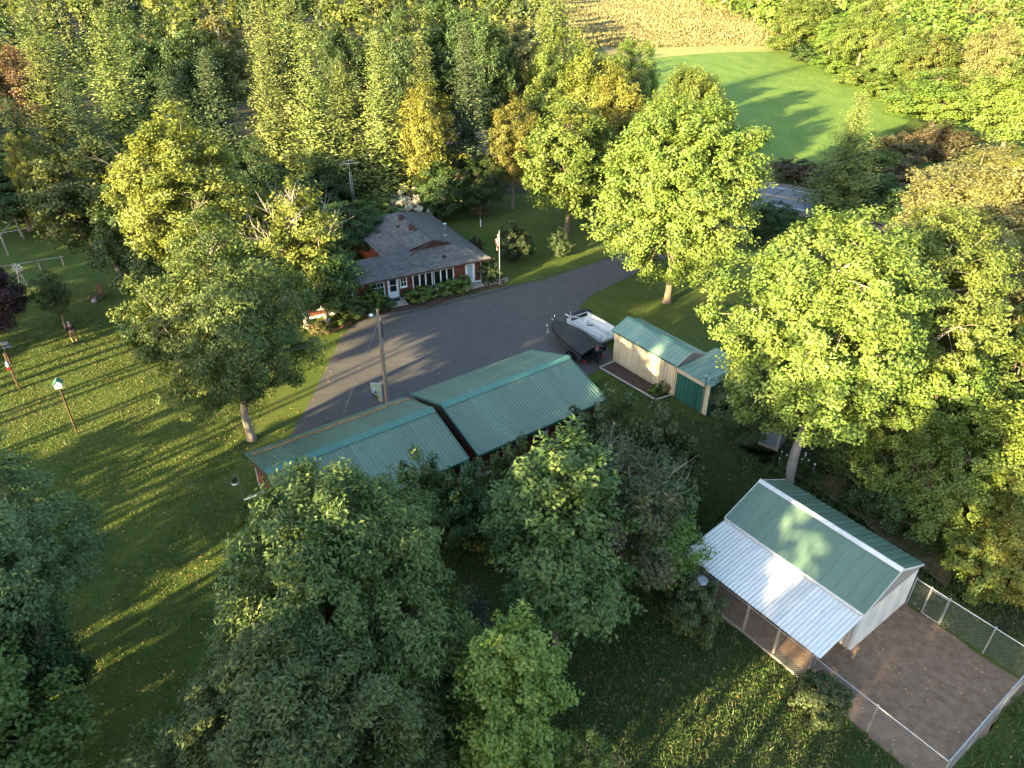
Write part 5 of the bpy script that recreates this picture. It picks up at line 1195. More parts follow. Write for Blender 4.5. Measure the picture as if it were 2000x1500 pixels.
m = MB(); m.lathe([(.15, 0), (.21, .06), (.23, .30), (.17, .46), (.05, .52), (0, .52)], 12, (-.30, 0, 1.08)); m.build('cowling', M['black_gloss'], mo, True)
m = MB(); m.prism([(-.42, -.05, 1.08), (-.18, -.05, 1.08), (-.30, -.05, .40), (-.52, -.05, .40)], (0, .10, 0)); m.tube([(-.62, 0, .34), (-.15, 0, .36)], [.05, .08], 8); m.prism([(-.50, -.01, .30), (-.32, -.01, .30), (-.46, -.01, .12)], (0, .02, 0)); m.build('motor_leg', M['black_gloss'], mo)
m = MB()
for k in range(3): a = k*2.094; m.prism([(-.66, .03*math.cos(a), .34+.03*math.sin(a)), (-.63, .17*math.cos(a-.35), .34+.17*math.sin(a-.35)), (-.68, .17*math.cos(a+.35), .34+.17*math.sin(a+.35))], (.012, 0, 0))
m.build('propeller', M['chrome'], mo)
m = MB(); m.box((-.34, -.205, 1.30), (-.26, .205, 1.36)); m.box((-.40, -.05, 1.585), (-.16, .05, 1.605)); m.build('motor_stripe', M['red_paint'], mo)
m = MB(); m.tube([(.0, -.45, 1.02), (-.25, -.45, .95), (-.25, -.45, .45)], .04, 6); m.lathe([(.07, 0), (.10, .05), (.10, .28), (.0, .34)], 10, (-.25, -.45, .95)); m.build('kicker_motor', M['black_gloss'], t)
m = MB(); m.lathe([(.045, 0), (.045, .55), (.02, .6)], 7, (LB-.15, .1, 1.36)); m.tube([(LB-.35, .06, 1.45), (LB+.25, .14, 1.5)], [.05, .04], 7); m.build('trolling_motor', M['chrome'], t)
t = thing('boat_trailer', 'black trailer under the covered boat', 'trailer', bt, ba)
m = MB()
for sg in (-1, 1):
    m.tube([(.2, sg*.72, .40), (3.2, sg*.72, .40), (5.0, sg*.12, .46)], .05, 5); m.tube([(.3, sg*.45, .56), (2.8, sg*.45, .58)], .05, 4)
for x in (.4, 1.6, 3.0): m.tube([(x, -.72, .40), (x, .72, .40)], .045, 5)
m.tube([(4.7, 0, .46), (6.35, 0, .48)], .05, 5); m.build('frame', M['black_gloss'], t)
m = MB(); m.tube([(5.55, 0, .48), (5.35, 0, 1.15)], .045, 5); m.lathe([(.08, 0), (.08, .12)], 8, (5.35, 0, 1.1)); m.build('winch_post', M['steel'], t)
m = MB(); m.tube([(6.0, .12, .0), (6.0, .12, .85)], .035, 6); m.lathe([(.10, .0), (.10, .06)], 8, (6.0, .12, .0)); m.build('jack', M['steel'], t)
m = MB(); m.lathe([(.05, 0), (.07, .05), (.03, .1)], 8, (6.38, 0, .45)); m.build('coupler', M['chrome'], t)
def wheel(t, x, y, r_, w_):
    o = MB(); prof = [(r_*.55, -w_/2), (r_*.92, -w_/2), (r_, -w_*.3), (r_, w_*.3), (r_*.92, w_/2), (r_*.55, w_/2)]
    vs = []; n = 18
    for q, h in prof:
        for k in range(n): a = 2*math.pi*k/n; vs.append((x+q*math.cos(a), y+h, r_+q*math.sin(a)))
    o.add(vs, [(i*n+k, i*n+(k+1) % n, (i+1)*n+(k+1) % n, (i+1)*n+k) for i in range(5) for k in range(n)]); w = o.build('wheel', M['black_rubber'], t)
    m = MB(); vs = []; 
    for q, h in ((0, w_*.36), (r_*.2, w_*.38), (r_*.5, w_*.2), (r_*.56, w_*.45), (r_*.56, -w_*.45), (0, -w_*.4)):
        for k in range(12): a = 2*math.pi*k/12; vs.append((x+q*math.cos(a), y+(h if y > 0 else -h), r_+q*math.sin(a)))
    m.add(vs, [(i*12+k, i*12+(k+1) % 12, (i+1)*12+(k+1) % 12, (i+1)*12+k) for i in range(5) for k in range(12)]); m.build('rim', M['chrome'], w)
for sg in (-1, 1):
    wheel(t, 1.5, sg*1.12, .31, .2)
    m = MB(); pts = [(1.5+.42*math.cos(a*math.pi/8), .62*0+.31+.40*math.sin(a*math.pi/8)) for a in range(9)]
    for (xa, za), (xb, zb) in zip(pts, pts[1:]): m.prism([(xa, sg*1.0, za), (xb, sg*1.0, zb), (xb, sg*1.0, zb+.02), (xa, sg*1.0, za+.02)], (0, sg*.26, 0))
    m.box((.62, sg*1.0-.02 if sg < 0 else 1.0, .44), (1.05, sg*1.0+.02 if sg < 0 else 1.24, .46)) if sg > 0 else m.box((.62, -1.24, .44), (1.05, -1.0, .46)); m.build('fender', M['black_gloss'], t)
    m = MB(); m.box((.5, sg*.9-.09, .40), (1.15, sg*.9+.09, .47)); m.build('side_step', M['chrome'], t)
    m = MB(); m.box((.14, sg*.80-.12, .40), (.19, sg*.80+.12, .52)); m.build('tail_light', M['red_paint'], t)

# ------------------------------------------------------------------ flat utility trailer
tc = [Vector((*(4.57, 52.73), 0)), Vector((*(6.14, 53.89), 0)), Vector((*(8.10, 51.34), 0)), Vector((*(7.32, 48.77), 0))]
c0 = (tc[0]+tc[1]+tc[2]+tc[3])/4; dl = ((tc[3]-tc[0])+(tc[2]-tc[1])).normalized(); LT = ((tc[3]-tc[0]).length+(tc[2]-tc[1]).length)/2; WT = 2.1
t = thing('utility_trailer', 'flat grey utility trailer with ramp gate parked beside the boat', 'trailer', c0, math.atan2(dl.y, dl.x))
hl_, hw_ = LT/2, WT/2
for i in range(11):
    w_ = WT/11; m = MB(); m.box((-hl_+.05, -hw_+i*w_+.006, .60), (hl_-.05, -hw_+(i+1)*w_-.006, .64+rnd.uniform(0, .008))); m.build('deck_plank', M['deck_wood'], t)
m = MB()
for sg in (-1, 1):
    m.box((-hl_, sg*hw_-.04+.04*sg, .50), (hl_, sg*hw_+.04+.04*sg, .62)); m.tube([(-hl_, sg*(hw_+.04), 1.0), (hl_, sg*(hw_+.04), 1.0)], .035, 5)
    for i in range(6): x = -hl_+i*2*hl_/5; m.tube([(x, sg*(hw_+.04), .6), (x, sg*(hw_+.04), 1.0)], .03, 5)
m.box((-hl_-.04, -hw_, .50), (-hl_, hw_, .62)); m.tube([(-hl_, -hw_, 1.0), (-hl_, hw_, 1.0)], .035, 5); m.build('frame', M['grey_white'], t)
for sg in (-1, 1):
    m = MB(); m.box((-hl_+.05, sg*(hw_+.04)-.008, .66), (hl_-.05, sg*(hw_+.04)+.008, .94)); m.build('side_panel', M['white_steel'], t)
m = MB()
for i in range(7): z = .55+i*.13; m.tube([(hl_+.04, -hw_, z), (hl_+.04, hw_, z)], .022, 4)
for y in (-hw_, -hw_*.33, hw_*.33, hw_): m.tube([(hl_+.04, y, .52), (hl_+.04, y, 1.36)], .03, 4)
m.build('ramp_gate', M['steel'], t)
for sg in (-1, 1):
    wheel(t, .35, sg*(hw_+.20), .33, .2)
    m = MB(); pts = [(.35+.46*math.cos(a*math.pi/6), .33+.42*math.sin(a*math.pi/6)) for a in range(7)]
    for (xa, za), (xb, zb) in zip(pts, pts[1:]): m.prism([(xa, sg*(hw_+.08), za), (xb, sg*(hw_+.08), zb), (xb, sg*(hw_+.08), zb+.02), (xa, sg*(hw_+.08), za+.02)], (0, sg*.26, 0))
    m.build('fender', M['white_steel'], t)
m = MB(); m.tube([(-hl_, -.6, .52), (-hl_-1.2, 0, .5), (-hl_, .6, .52)], .045, 5); m.tube([(-hl_-1.2, 0, .5), (-hl_-1.5, 0, .5)], .05, 5); m.build('tongue', M['grey_white'], t)
m = MB(); m.tube([(-hl_-1.0, .12, 0), (-hl_-1.0, .12, .95)], .035, 6); m.build('jack', M['steel'], t)
for lab, nm, x, y in (('small tin sitting on the flat trailer deck', 'tin_can', -1.2, .2),):
    p = Matrix.Translation(c0) @ Matrix.Rotation(math.atan2(dl.y, dl.x), 4, 'Z') @ Vector((x, y, .65)); m = MB(); m.lathe([(.10, 0), (.10, .18), (.08, .2), (0, .2)], 10); o = m.build(nm, M['plastic_white']); o.location = p; tag(o, lab, 'tin')
m = MB(); m.box((-.25, -.05, 0), (.25, .05, .06)); o = m.build('wood_block', M['brown_wood']); o.location = Matrix.Translation(c0) @ Matrix.Rotation(math.atan2(dl.y, dl.x), 4, 'Z') @ Vector((-.55, .1, .652)); o.rotation_euler = (0, 0, R(-10)); tag(o, 'short dark board lying on the flat trailer deck', 'board')
t = thing('dark_tarp', 'dark folded tarp on the driveway edge behind the flat trailer', 'tarp', (*(6.03, 55.67), 0), R(30))
m = MB(); m.lathe([(.9, 0), (.85, .18), (.5, .3), (.0, .33)], 9); o = m.build('folded_tarp', M['black_cover'], t, True); o.scale = (1, .5, 1)

# ------------------------------------------------------------------ outhouse, barrel and lid by the lean-to
oa, ob = Vector((*(15.77, 37.16), 0)), Vector((*(16.51, 36.57), 0)); od = (ob-oa).normalized()
t = thing('outhouse', 'small blue-grey wooden outhouse with faint white lettering in shade', 'outhouse', oa, math.atan2(od.y, od.x))
W_ = 1.15
for i in range(6):
    m = MB(); m.box((i*W_/6+.004, 0, .25), ((i+1)*W_/6-.004, .03, 1.95)); m.build('board', M['blue_wood'], t)
    m = MB(); m.box((W_-.0, i*W_/6+.03, .02), (W_+.03, (i+1)*W_/6+.024, 1.98)); m.build('board', M['blue_wood'], t)
    m = MB(); m.box((-.03, i*W_/6+.03, .02), (0, (i+1)*W_/6+.024, 1.98)); m.build('board', M['blue_wood'], t)
m = MB(); m.box((0, W_+.03, .02), (W_, W_+.06, 1.98)); m.build('back_wall', M['blue_wood'], t)
m = MB(); m.box((-.05, -.045, .0), (.09, -.002, 1.97)); m.box((W_-.09, -.045, .0), (W_+.05, -.002, 1.97)); m.box((.09, -.045, .02), (W_-.09, -.002, .24)); m.box((.09, -.045, 1.42), (W_-.09, -.02, 1.48)); m.build('door_trim', M['grey_wood'], t)
m = MB(); m.prism([(-.15, -.25, 2.02), (W_+.15, -.25, 2.02), (W_+.15, W_+.2, 2.25), (-.15, W_+.2, 2.25)], (0, 0, .05)); m.build('roof', M['grey_wood'], t)
m = MB()   # two rows of worn white letter strokes, no longer readable
for row, z in ((0, 1.72), (1, 1.28)):
    for k in range(4):
        x = .28+k*.16+.02*row; m.box((x, -.012, z), (x+.025, -.004, z+.12-.03*(k % 2)))
        if k % 2 == 0: m.box((x+.026, -.012, z+.09), (x+.08, -.004, z+.115))
        else: m.box((x+.026, -.012, z), (x+.07, -.004, z+.022))
m.build('worn_lettering', M['white_paint'], t)
bp_ = cl(-3.35, -6.05)
t = thing('white_barrel', 'open speckled white drum below the lean-to corner', 'barrel', (*cl(-2.95, -5.85), 0))
m = MB(); m.lathe([(.30, 0), (.33, .04), (.33, .35), (.345, .37), (.33, .39), (.33, .95), (.36, .99), (.36, 1.02), (.27, 1.03), (.26, .98), (.26, .35), (0, .33)], 22); m.build('drum', M['plastic_dirty'], t, True)
m = MB(); m.lathe([(.255, .36), (.255, .40), (0, .42)], 16); m.build('drum_inside', M['inner'], t)
t = thing('round_lid', 'round pale lid under the lean-to edge beside the drum', 'lid', (*cl(-2.35, -5.72), 0)); m = MB(); m.tube([(0, 0, 0), (0, 0, 1.45)], .04, 6); m.build('stand', M['grey_wood'], t)  # the round piece is a pale lid, raised on a stand
m = MB(); m.lathe([(.0, 0), (.32, .0), (.34, .04), (.30, .07), (.1, .03), (0, .03)], 20, (0, 0, 1.45)); m.build('lid_disc', M['plastic_white'], t, True)
plant('bush', 'flowering_plant', 'low white-flowered plant by the pale trunk behind the kennel shed', 'plant', *(16.23, 34.24), 1.0, .9, 'dark', rz=.3)
plant('bush', 'flowering_plant', 'white-dotted plant right of the pale trunk behind the kennel shed', 'plant', *(17.68, 34.24), .9, .9, 'dark', rz=2.3)
for k, (px, py) in enumerate(((16.12, 34.58), (16.59, 34.88), (16.44, 35.23), (17.71, 34.88), (17.83, 34.38), (18.00, 34.00), (17.39, 34.48), (17.91, 35.08))):
    m = MB(); m.lathe([(.02, 0), (.065, .03), (.05, .06), (0, .075)], 8, (0, 0, .88)); m.tube([(0, 0, 0), (0, 0, .9)], .008, 4); o = m.build('white_flower', M['plastic_white']); o.location = (px+rnd.uniform(-.1, .1), py, 0); tag(o, 'white flower head among the plants by the pale trunk', 'flower', 'white flower heads behind the kennel shed')

# ------------------------------------------------------------------ left lawn: person, birdhouse, feeders, chair, garden frame
def person(label, loc, rz):
    t = thing('person', label, 'person', loc, rz)
    def skin(name, V, E, mat, root=0, sub=2):
        me = bpy.data.meshes.new(name); me.from_pydata([v[:3] for v in V], E, []); me.materials.append(mat)
        o = meshobj(name, me, t); md = o.modifiers.new('skin', 'SKIN'); md.use_smooth_shade = True
        for i, v in enumerate(V): me.skin_vertices[0].data[i].radius = (v[3], v[4] if len(v) > 4 else v[3]); me.skin_vertices[0].data[i].use_root = (i == root)
        sb = o.modifiers.new('smooth', 'SUBSURF'); sb.levels = sb.render_levels = sub; return o
    # whole body: pelvis, legs, spine, neck, head, arms brought forward, looking down at a controller
    V = [(0, 0, .95, .15, .11), (.10, 0, .86, .10), (.12, .02, .50, .07), (.13, 0, .10, .05), (.13, -.14, .05, .045), (-.10, 0, .86, .10), (-.14, -.06, .50, .07), (-.13, .03, .10, .05), (-.13, -.11, .05, .045),
         (0, 0, 1.15, .14, .10), (0, .01, 1.38, .165, .105), (0, 0, 1.50, .06), (0, -.03, 1.60, .075, .09), (0, -.03, 1.71, .075, .085),
         (.20, 0, 1.43, .065), (.25, -.02, 1.16, .05), (.10, -.26, 1.12, .036), (.05, -.33, 1.14, .034), (-.20, 0, 1.43, .065), (-.25, -.02, 1.16, .05), (-.10, -.26, 1.12, .036), (-.05, -.33, 1.14, .034)]
    E = [(0, 1), (1, 2), (2, 3), (3, 4), (0, 5), (5, 6), (6, 7), (7, 8), (0, 9), (9, 10), (10, 11), (11, 12), (12, 13), (10, 14), (14, 15), (15, 16), (16, 17), (10, 18), (18, 19), (19, 20), (20, 21)]
    skin('body', V, E, M['skin'])
    T = [(0, 0, .97, .165, .13), (.11, 0, .86, .115), (.12, .02, .50, .085), (.13, 0, .14, .075), (-.11, 0, .86, .115), (-.14, -.06, .50, .085), (-.13, .03, .14, .075)]
    skin('trousers', T, [(0, 1), (1, 2), (2, 3), (0, 4), (4, 5), (5, 6)], M['tan'])
    J = [(0, 0, 1.0, .172, .135), (0, 0, 1.18, .165, .125), (0, .01, 1.38, .185, .13), (.21, 0, 1.43, .085), (.26, -.02, 1.16, .068), (.14, -.20, 1.125, .052), (-.21, 0, 1.43, .085), (-.26, -.02, 1.16, .068), (-.14, -.20, 1.125, .052)]
    skin('jumper', J, [(0, 1), (1, 2), (2, 3), (3, 4), (4, 5), (2, 6), (6, 7), (7, 8)], M['navy'])
    m = MB(); m.lathe([(.176, 1.24), (.190, 1.27), (.190, 1.31), (.178, 1.34)], 16); o = m.build('jumper_stripe', M['maroon'], t, True); o.scale = (1.02, .78, 1)
    m = MB(); m.lathe([(.105, 1.70), (.112, 1.74), (.095, 1.80), (.04, 1.83), (0, 1.83)], 14, (0, -.03, 0)); m.prism([(-.07, -.12, 1.715), (.07, -.12, 1.715), (.05, -.22, 1.70), (-.05, -.22, 1.70)], (0, 0, .015)); m.build('cap', M['grey_cap'], t, True)
    m = MB(); m.lathe([(0, 0), (.018, .02), (.0, .045)], 8, (0, -.135, 1.625)); m.box((-.045, -.118, 1.66), (-.02, -.108, 1.67)); m.box((.02, -.118, 1.66), (.045, -.108, 1.67)); m.box((-.022, -.122, 1.59), (.022, -.11, 1.597)); m.build('face', M['skin'], t)
    for sg in (-1, 1):
        m = MB()
        for k in range(4): m.tube([(sg*.05, -.33-.005*k, 1.165-.018*k), (sg*.02, -.385, 1.165-.018*k), (sg*-.01, -.375+.006*k, 1.162-.018*k)], [.010, .009, .006], 5)
        m.tube([(sg*.06, -.32, 1.16), (sg*.035, -.35, 1.195), (sg*.01, -.36, 1.20)], [.011, .010, .007], 5); m.build('hand', M['skin'], t)
        m = MB(); m.prism([(sg*.13-.05, -.20, 0), (sg*.13+.05, -.20, 0), (sg*.13+.05, .09, 0), (sg*.13-.05, .09, 0)], (0, 0, .09)); m.build('shoe', M['brown_wood'], t)
    return t
pp = (*(-34.70, 50.63), 0)
person('person in dark jumper, grey cap and tan trousers standing on the striped lawn', pp, R(35))
hp = Matrix.Translation(pp) @ Matrix.Rotation(R(35), 4, 'Z') @ Vector((0, -.38, 1.13))
t = thing('remote_controller', 'small grey controller held in the hands of the standing person', 'controller', hp, R(35)); m = MB(); m.box((-.085, -.05, -.02), (.085, .05, .02)); m.build('casing', M['grey_cap'], t); m = MB(); m.box((-.05, -.03, .021), (.05, .03, .03)); m.build('screen', M['glass'], t)

def polehouse(label, base, h, mat='post_wood'):
    t = thing('birdhouse', label, 'birdhouse', (*base, 0), R(20))
    m = MB(); m.tube([(0, 0, -.1), (0, 0, h*.84)], .055, 7); m.build('pole', M['brown_wood'], t)
    b = MB(); b.box((-.20, -.18, h*.84), (.20, .18, h*.84+.36)); b.prism([(-.20, -.18, h*.84+.36), (.20, -.18, h*.84+.36), (0, -.18, h*.84+.55)], (0, .36, 0)); b = b.build('nest_box', M['white_paint'], t)
    m = MB()
    for z in (.12, .26): m.lathe([(.035, 0), (.035, .01), (0, .01)], 8, (0, 0, 0)) if False else m.box((-.035, -.186, h*.84+z-.035), (.035, -.181, h*.84+z+.035))
    m.build('entry_hole', M['black_rubber'], b)
    for sg in (-1, 1):
        m = MB(); m.prism([(0, -.24, h*.84+.57), (sg*.27, -.24, h*.84+.31), (sg*.27, .24, h*.84+.31), (0, .24, h*.84+.57)], (0, 0, .03)); m.build('roof_panel', M['green_cap'], t)
    return t
polehouse('white birdhouse with green roof on a tall thin pole', (-28.25, 38.26), 4.31)
fpost = (-35.16, 43.69); fhh = 2.95
t = thing('feeder_post', 'tan wooden post with white and red jug feeder at left edge', 'post', (*fpost, 0))
m = MB(); m.tube([(0, 0, -.1), (0, 0, fhh)], .085, 8); m.build('post', M['post_wood'], t)
m = MB(); m.lathe([(.09, 0), (.11, .04), (.11, .28), (.05, .36), (.05, .42)], 10, (0, -.14, fhh*.66)); m.build('jug', M['plastic_white'], t); m = MB(); m.lathe([(.13, 0), (.13, .05), (.1, .07)], 10, (0, -.14, fhh*.60)); m.build('feeder_base', M['red_paint'], t)
t = thing('feeder_table', 'dark post with weathered flat feeder tray beside the tan post', 'feeder', (*(-37.74, 47.13), 0), R(25))
m = MB(); m.tube([(0, 0, -.1), (0, 0, 1.75)], .075, 7); m.build('post', M['brown_wood'], t)
m = MB(); m.box((-1.0, -.20, 1.75), (.35, .20, 1.82)); m.build('tray', M['grey_wood'], t); m = MB(); m.box((-.1, -.26, 1.5), (.5, -.08, 1.62)); m.box((-.05, .1, 1.55), (.42, .26, 1.66)); m.build('side_tray', M['blue_wood'], t)
# brown garden chair
t = thing('garden_chair', 'dark brown wooden lounge chair standing alone on the lawn', 'chair', (*(-36.51, 58.38), 0), R(-30))
for i in range(5): m = MB(); m.box((-.35+i*.145, .28, .35), (-.35+i*.145+.13, .32, 1.35)); o = m.build('back_slat', M['brown_wood'], t)
for i in range(6): m = MB(); m.box((-.36, -.45+i*.125, .38), (.36, -.45+i*.125+.11, .41)); m.build('seat_slat', M['brown_wood'], t)
for sg in (-1, 1):
    m = MB(); m.box((sg*.44-.08, -.5, .60), (sg*.44+.08, .35, .635)); m.build('arm', M['brown_wood'], t)
    for y in (-.42, .30): m = MB(); m.box((sg*.40-.04, y-.04, 0), (sg*.40+.04, y+.04, .60)); m.build('leg', M['brown_wood'], t)
m = MB(); m.lathe([(.22, 0), (.26, .16), (.2, .3), (0, .36)], 10); o = m.build('seat_bundle', M['grey_cap']); o.location = (*(-36.62, 57.87), 0); tag(o, 'pale bundle on the grass beside the brown chair', 'bundle')
# garden frame of rails and posts
g0, g1 = Vector((*(-55.90, 72.58), 0)), Vector((*(-52.17, 73.77), 0)); gd = math.atan2((g1-g0).y, (g1-g0).x)
t = thing('timber_pergola', 'grey timber post and rail frame of the garden at left edge', 'pergola', g0, gd); Lg = (g1-g0).length
for x, y in ((0, 0), (Lg*.5, 0), (Lg, 0), (Lg*.55, -6.), (Lg, -5.5)):
    m = MB(); m.box((x-.07, y-.07, 0), (x+.07, y+.07, 2.1)); m.build('post', M['grey_wood'], t)
for a, b in (((0, 0), (Lg, 0)), ((Lg, 0), (Lg, -5.5)), ((Lg*.55, -6), (Lg, -5.5))):
    m = MB(); m.tube([(*a, 2.12), (*b, 2.12)], .06, 4); m.build('rail', M['grey_wood'], t)
t = thing('rail_fence', 'single grey rail running behind the little windmill', 'fence', (*(-48.87, 62.79), 0)); e = Vector((*(-43.25, 65.81), 0))-Vector((*(-48.87, 62.79), 0))
m = MB(); m.tube([(0, 0, 1.0), (e.x, e.y, 1.0)], .05, 5); m.build('rail', M['grey_wood'], t)
for f in (.03, .35, .66, .97): m = MB(); m.tube([(e.x*f, e.y*f, 0), (e.x*f, e.y*f, 1.08)], .055, 5); m.build('post', M['grey_wood'], t)
t = thing('rail_fence', 'long grey rail across the garden beneath the dark trees', 'fence', (*(-53.59, 71.42), 0)); e = Vector((*(-47.22, 75.61), 0))-Vector((*(-53.59, 71.42), 0))
m = MB(); m.tube([(0, 0, 1.1), (e.x, e.y, 1.1)], .05, 5); m.build('rail', M['grey_wood'], t)
for f in (.03, .35, .66, .97): m = MB(); m.tube([(e.x*f, e.y*f, 0), (e.x*f, e.y*f, 1.15)], .055, 5); m.build('post', M['grey_wood'], t)
# ornamental windmill
wb = (-44.69, 61.08); wh_ = 1.81
t = thing('garden_windmill', 'small grey lattice garden windmill on the left lawn', 'windmill', (*wb, 0), R(30))
for k in range(4): a = math.pi/4+k*math.pi/2; m = MB(); m.tube([(.42*math.cos(a), .42*math.sin(a), 0), (.06*math.cos(a), .06*math.sin(a), wh_)], .025, 5); m.build('leg', M['steel'], t)
m = MB()
for z in (.3, .6): r_ = .42-(.36*z); p4 = [(r_*math.cos(math.pi/4+k*math.pi/2), r_*math.sin(math.pi/4+k*math.pi/2), wh_*z) for k in range(5)]; m.tube(p4, .015, 4, False)
for k in range(4): a, b = math.pi/4+k*math.pi/2, math.pi/4+(k+1)*math.pi/2; m.tube([(.42*math.cos(a), .42*math.sin(a), 0), (.20*math.cos(b), .20*math.sin(b), wh_*.6)], .012, 3)
m.build('brace', M['steel'], t)
m = MB(); m.lathe([(.06, 0), (.06, .08), (0, .1)], 8, (0, 0, wh_)); hub = m.build('hub', M['steel'], t)
for k in range(8):
    a = k*math.pi/4; m = MB(); m.prism([(.08*math.cos(a-.2), -.12, wh_+.08+.08*math.sin(a-.2)), (.42*math.cos(a-.22), -.14, wh_+.08+.42*math.sin(a-.22)), (.42*math.cos(a+.18), -.10, wh_+.08+.42*math.sin(a+.18)), (.08*math.cos(a+.2), -.12, wh_+.08+.08*math.sin(a+.2))], (0, .008, 0)); m.build('blade', M['white_steel'], hub)
m = MB(); m.prism([(0, .1, wh_+.07), (-.02, .7, wh_+.26), (-.02, .7, wh_-.08)], (.012, 0, 0)); m.build('tail_vane', M['white_steel'], t)

# ------------------------------------------------------------------ things at the left garage end
t = thing('hanging_basket', 'white hanging basket on a bent rod left of the garage', 'basket', (*(-15.52, 31.49), 0))
m = MB(); m.tube([(.25, .0, 0), (.25, 0, 1.9), (.2, 0, 2.15), (.05, 0, 2.2), (0, 0, 2.05)], .014, 5); m.build('hook_rod', M['steel'], t)
m = MB(); m.lathe([(.05, 0), (.17, .05), (.21, .17), (.18, .19), (.14, .1), (0, .09)], 14, (0, 0, 1.45)); m.build('bowl', M['plastic_white'], t, True)
m = MB()
for k in range(3): a = k*2.094; m.tube([(.19*math.cos(a), .19*math.sin(a), 1.63), (0, 0, 2.05)], .006, 3)
m.build('chain', M['steel'], t)
plant('bush', 'basket_plant', 'dark trailing plant in the white hanging basket', 'plant', *(-15.52, 31.49), .28, .17, 'dark', z=1.6)
t = thing('red_pail', 'white and red pail hung at the left garage corner', 'pail', (*(-13.81, 30.76), 0))
m = MB(); m.tube([(.12, 0, 0), (.12, 0, 1.55)], .025, 5); m.build('stake', M['steel'], t)
m = MB(); m.lathe([(.16, 0), (.19, .25)], 14, (0, -.1, 1.0)); m.build('pail_base', M['red_paint'], t); m = MB(); m.lathe([(.19, .25), (.215, .50), (.20, .5), (.18, .28), (0, .27)], 14, (0, -.1, 1.0)); m.build('pail_rim', M['plastic_dirty'], t)
t = thing('white_pipe', 'pale pipe sticking out over the grass at the garage corner', 'pipe', (*(-14.64, 31.49), 0)); a = Vector((*(-14.91, 30.85), .9))-Vector((*(-14.64, 31.49), 0)); b = Vector((*(-14.15, 31.04), 1.15))-Vector((*(-14.64, 31.49), 0))
m = MB(); m.tube([a, b], .06, 8); m.build('pipe', M['plastic_white'], t); m = MB(); m.tube([(b.x, b.y, 0), b], .02, 5); m.build('prop', M['steel'], t)
plant('bush', 'ornamental_grass', 'yellow-green arching plant at the left garage corner', 'plant', *(-14.26, 30.22), 1.1, .9, 'light', rz=1.)

for k, (px, py, r_, h_, mt, lab) in enumerate(((*(-16.34, 53.06), .2, .4, 'clay', 'terracotta pot farthest left under the house end trees'), (*(-15.36, 53.97), .26, .45, 'plastic_white', 'white flower tub under the house end trees'), (*(-13.99, 53.06), .2, .35, 'clay', 'terracotta pot on the bed near the driveway corner'))):
    t = thing('flower_pot', lab, 'pot', (px, py, 0)); m = MB(); m.lathe([(r_*.7, 0), (r_, h_*.8), (r_*1.1, h_*.82), (r_*1.1, h_), (r_*.9, h_), (r_*.85, h_*.85), (0, h_*.84)], 14); m.build('pot_body', M[mt], t)
    plant('bush', 'pot_plant', 'small plant growing in the '+lab.split(' under')[0].split(' on the')[0].replace('farthest left', 'on the left'), 'plant', px, py, .5, .3, 'light', z=h_*.8)
t = thing('brick_edging', 'low line of reddish bricks edging the bed by the driveway corner', 'edging', (*(-14.94, 52.00), 0)); e = Vector((*(-13.31, 53.97), 0))-Vector((*(-14.94, 52.00), 0)); nb = 18
for i in range(nb):
    p = e*(i/nb); m = MB(); m.box((-.055, -.1, -.03), (.055, .1, .09)); o = m.build('brick', M['clay'], t); o.location = p+Vector((rnd.uniform(-.03, .03), rnd.uniform(-.03, .03), rnd.uniform(0, .03))); o.rotation_euler = (0, 0, math.atan2(e.y, e.x)+rnd.uniform(-.2, .2))

# ------------------------------------------------------------------ grass and weeds
def blades(name, label, n, region, hmin, hmax, wd, leaf, per=3, clump=.12, z=0.):
    P = []
    x0, x1, y0, y1 = region[:4]; test = region[4]
    xs = rng.uniform(x0, x1, n*2); ys = rng.uniform(y0, y1, n*2); k = test(xs, ys); xs, ys = xs[k][:n], ys[k][:n]; n = len(xs)
    x = np.repeat(xs, per)+rng.normal(0, clump, n*per); y = np.repeat(ys, per)+rng.normal(0, clump, n*per); m = n*per
    patch = .6+.8*(np.sin(x*.9+1.3*np.sin(y*.7))*np.sin(y*.8+np.sin(x*.5))*.5+.5)
    h = rng.uniform(hmin, hmax, m)*patch; a = rng.uniform(0, 6.28, m); w_ = wd*rng.uniform(.6, 1.4, m); l = rng.normal(0, .5, (m, 2))*h[:, None]
    dx, dy = np.cos(a)*w_/2, np.sin(a)*w_/2; zz = np.full(m, z)
    v = np.stack([np.stack([x-dx, y-dy, zz], 1), np.stack([x+dx, y+dy, zz], 1), np.stack([x+l[:, 0], y+l[:, 1], zz+h], 1)], 1).reshape(-1, 3)
    t_ = np.clip(np.repeat(rng.random(n), per)*.6+rng.random(m)*.4, 0, 1)
    o = meshobj(name, fastmesh(name, v, np.arange(m*3).reshape(-1, 3), t_, [L[leaf]])); tag(o, label, None, None, 'stuff')
gu = lambda x, y: ((x+8.83)*math.cos(R(35.5))+(y-32.78)*math.sin(R(35.5)), -(x+8.83)*math.sin(R(35.5))+(y-32.78)*math.cos(R(35.5)))
def on_lawn(x, y):
    u, v = gu(x, y); return ~((np.abs(v) < 3.7) & (u > -4.9)) & ~((u > -6.5) & (v > 3.2) & (x > -17)) & (x < -12.+(y-30)*.06)
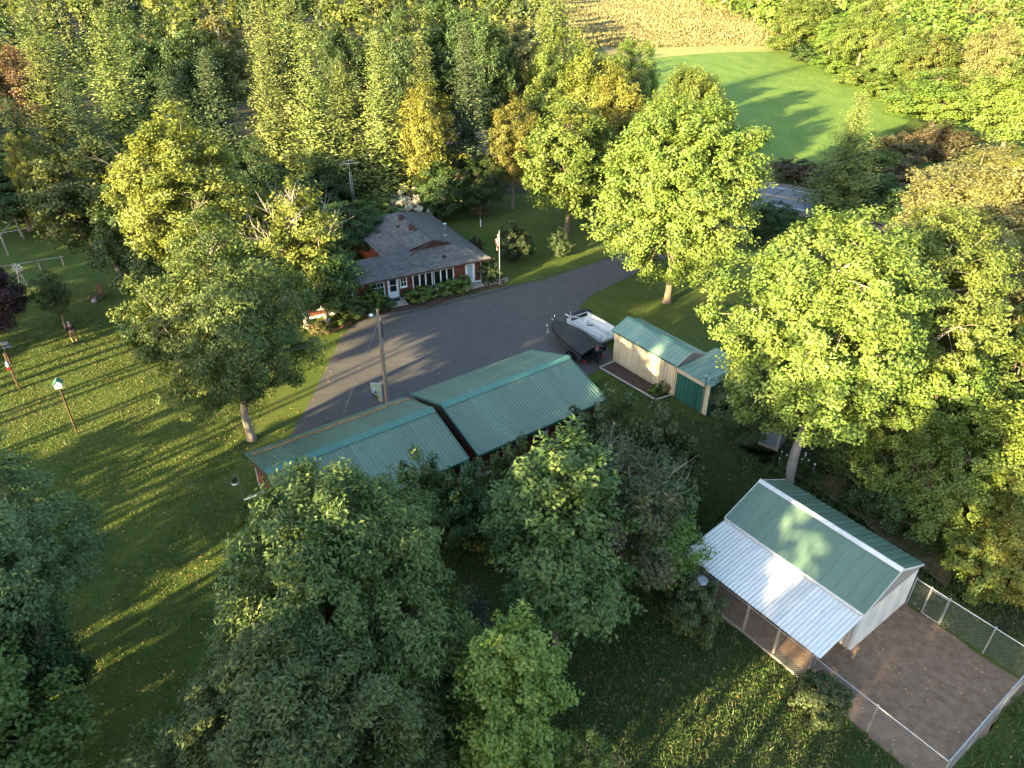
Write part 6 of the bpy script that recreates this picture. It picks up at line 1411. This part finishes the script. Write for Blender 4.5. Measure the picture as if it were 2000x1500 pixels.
def cu(x, y): dx, dy = x-15.06, y-25.94; c_, s_ = math.cos(R(-53.5)), math.sin(R(-53.5)); return dx*c_+dy*s_, -dx*s_+dy*c_
def on_meadow(x, y):
    u, v = cu(x, y); g1, g2 = gu(x, y); return ~((u > -4.3) & (u < 9.4) & (v > -5.6) & (v < 2.6)) & ~((np.abs(g2) < 3.8) & (g1 > -5) & (g1 < 16.)) & (g2 < 1)
blades('lawn_grass', 'short mown grass of the left lawn', 60000, (-46, -9, 14, 62, on_lawn), .04, .10, .05, 'grass', 3, .14)
blades('weed_patches', 'leafy weeds scattered through the rough meadow', 13000, (-6, 27, 12, 36, on_meadow), .06, .22, .055, 'weed', 7, .12)
blades('meadow_grass', 'rough unmown grass round the trees and pen', 46000, (-12, 27, 12, 46, on_meadow), .04, .15, .045, 'meadow', 4, .13)

def scattered(name, label, n, test, box, size, zf, mats):
    xs = rng.uniform(box[0], box[1], n*3); ys = rng.uniform(box[2], box[3], n*3); k = test(xs, ys); xs, ys = xs[k][:n], ys[k][:n]; n = len(xs)
    a = rng.uniform(0, 6.28, n); l = size*rng.uniform(.6, 1.5, n); dx, dy = np.cos(a)*l, np.sin(a)*l; z = zf+rng.uniform(.004, .03, n); e = rng.uniform(0, .03, n)
    v = np.stack([np.stack([xs-dx, ys-dy, z], 1), np.stack([xs-dy*.6, ys+dx*.6, z+e], 1), np.stack([xs+dx, ys+dy, z+e*.5], 1), np.stack([xs+dy*.6, ys-dx*.6, z], 1)], 1).reshape(-1, 3)
    o = meshobj(name, fastmesh(name, v, np.arange(n*4).reshape(-1, 4), rng.random(n), mats)); tag(o, label, None, None, 'stuff')
scattered('fallen_leaves', 'fallen leaves scattered over lawn, meadow and driveway', 5200, lambda x, y: ~((np.abs(gu(x, y)[1]) < 4) & (gu(x, y)[0] > -5) & (gu(x, y)[0] < 16)) & ~((np.abs(cu(x, y)[0]) < 4) & (np.abs(cu(x, y)[1]+1) < 4.6)) & (np.hypot(x+3, y-66) > 9) & ~((x > -13) & (x < 10) & (y > 40) & (np.sin(x*37.7+y*91.3) < .8)), (-34, 30, 13, 62), .055, .02, [L['litter']])
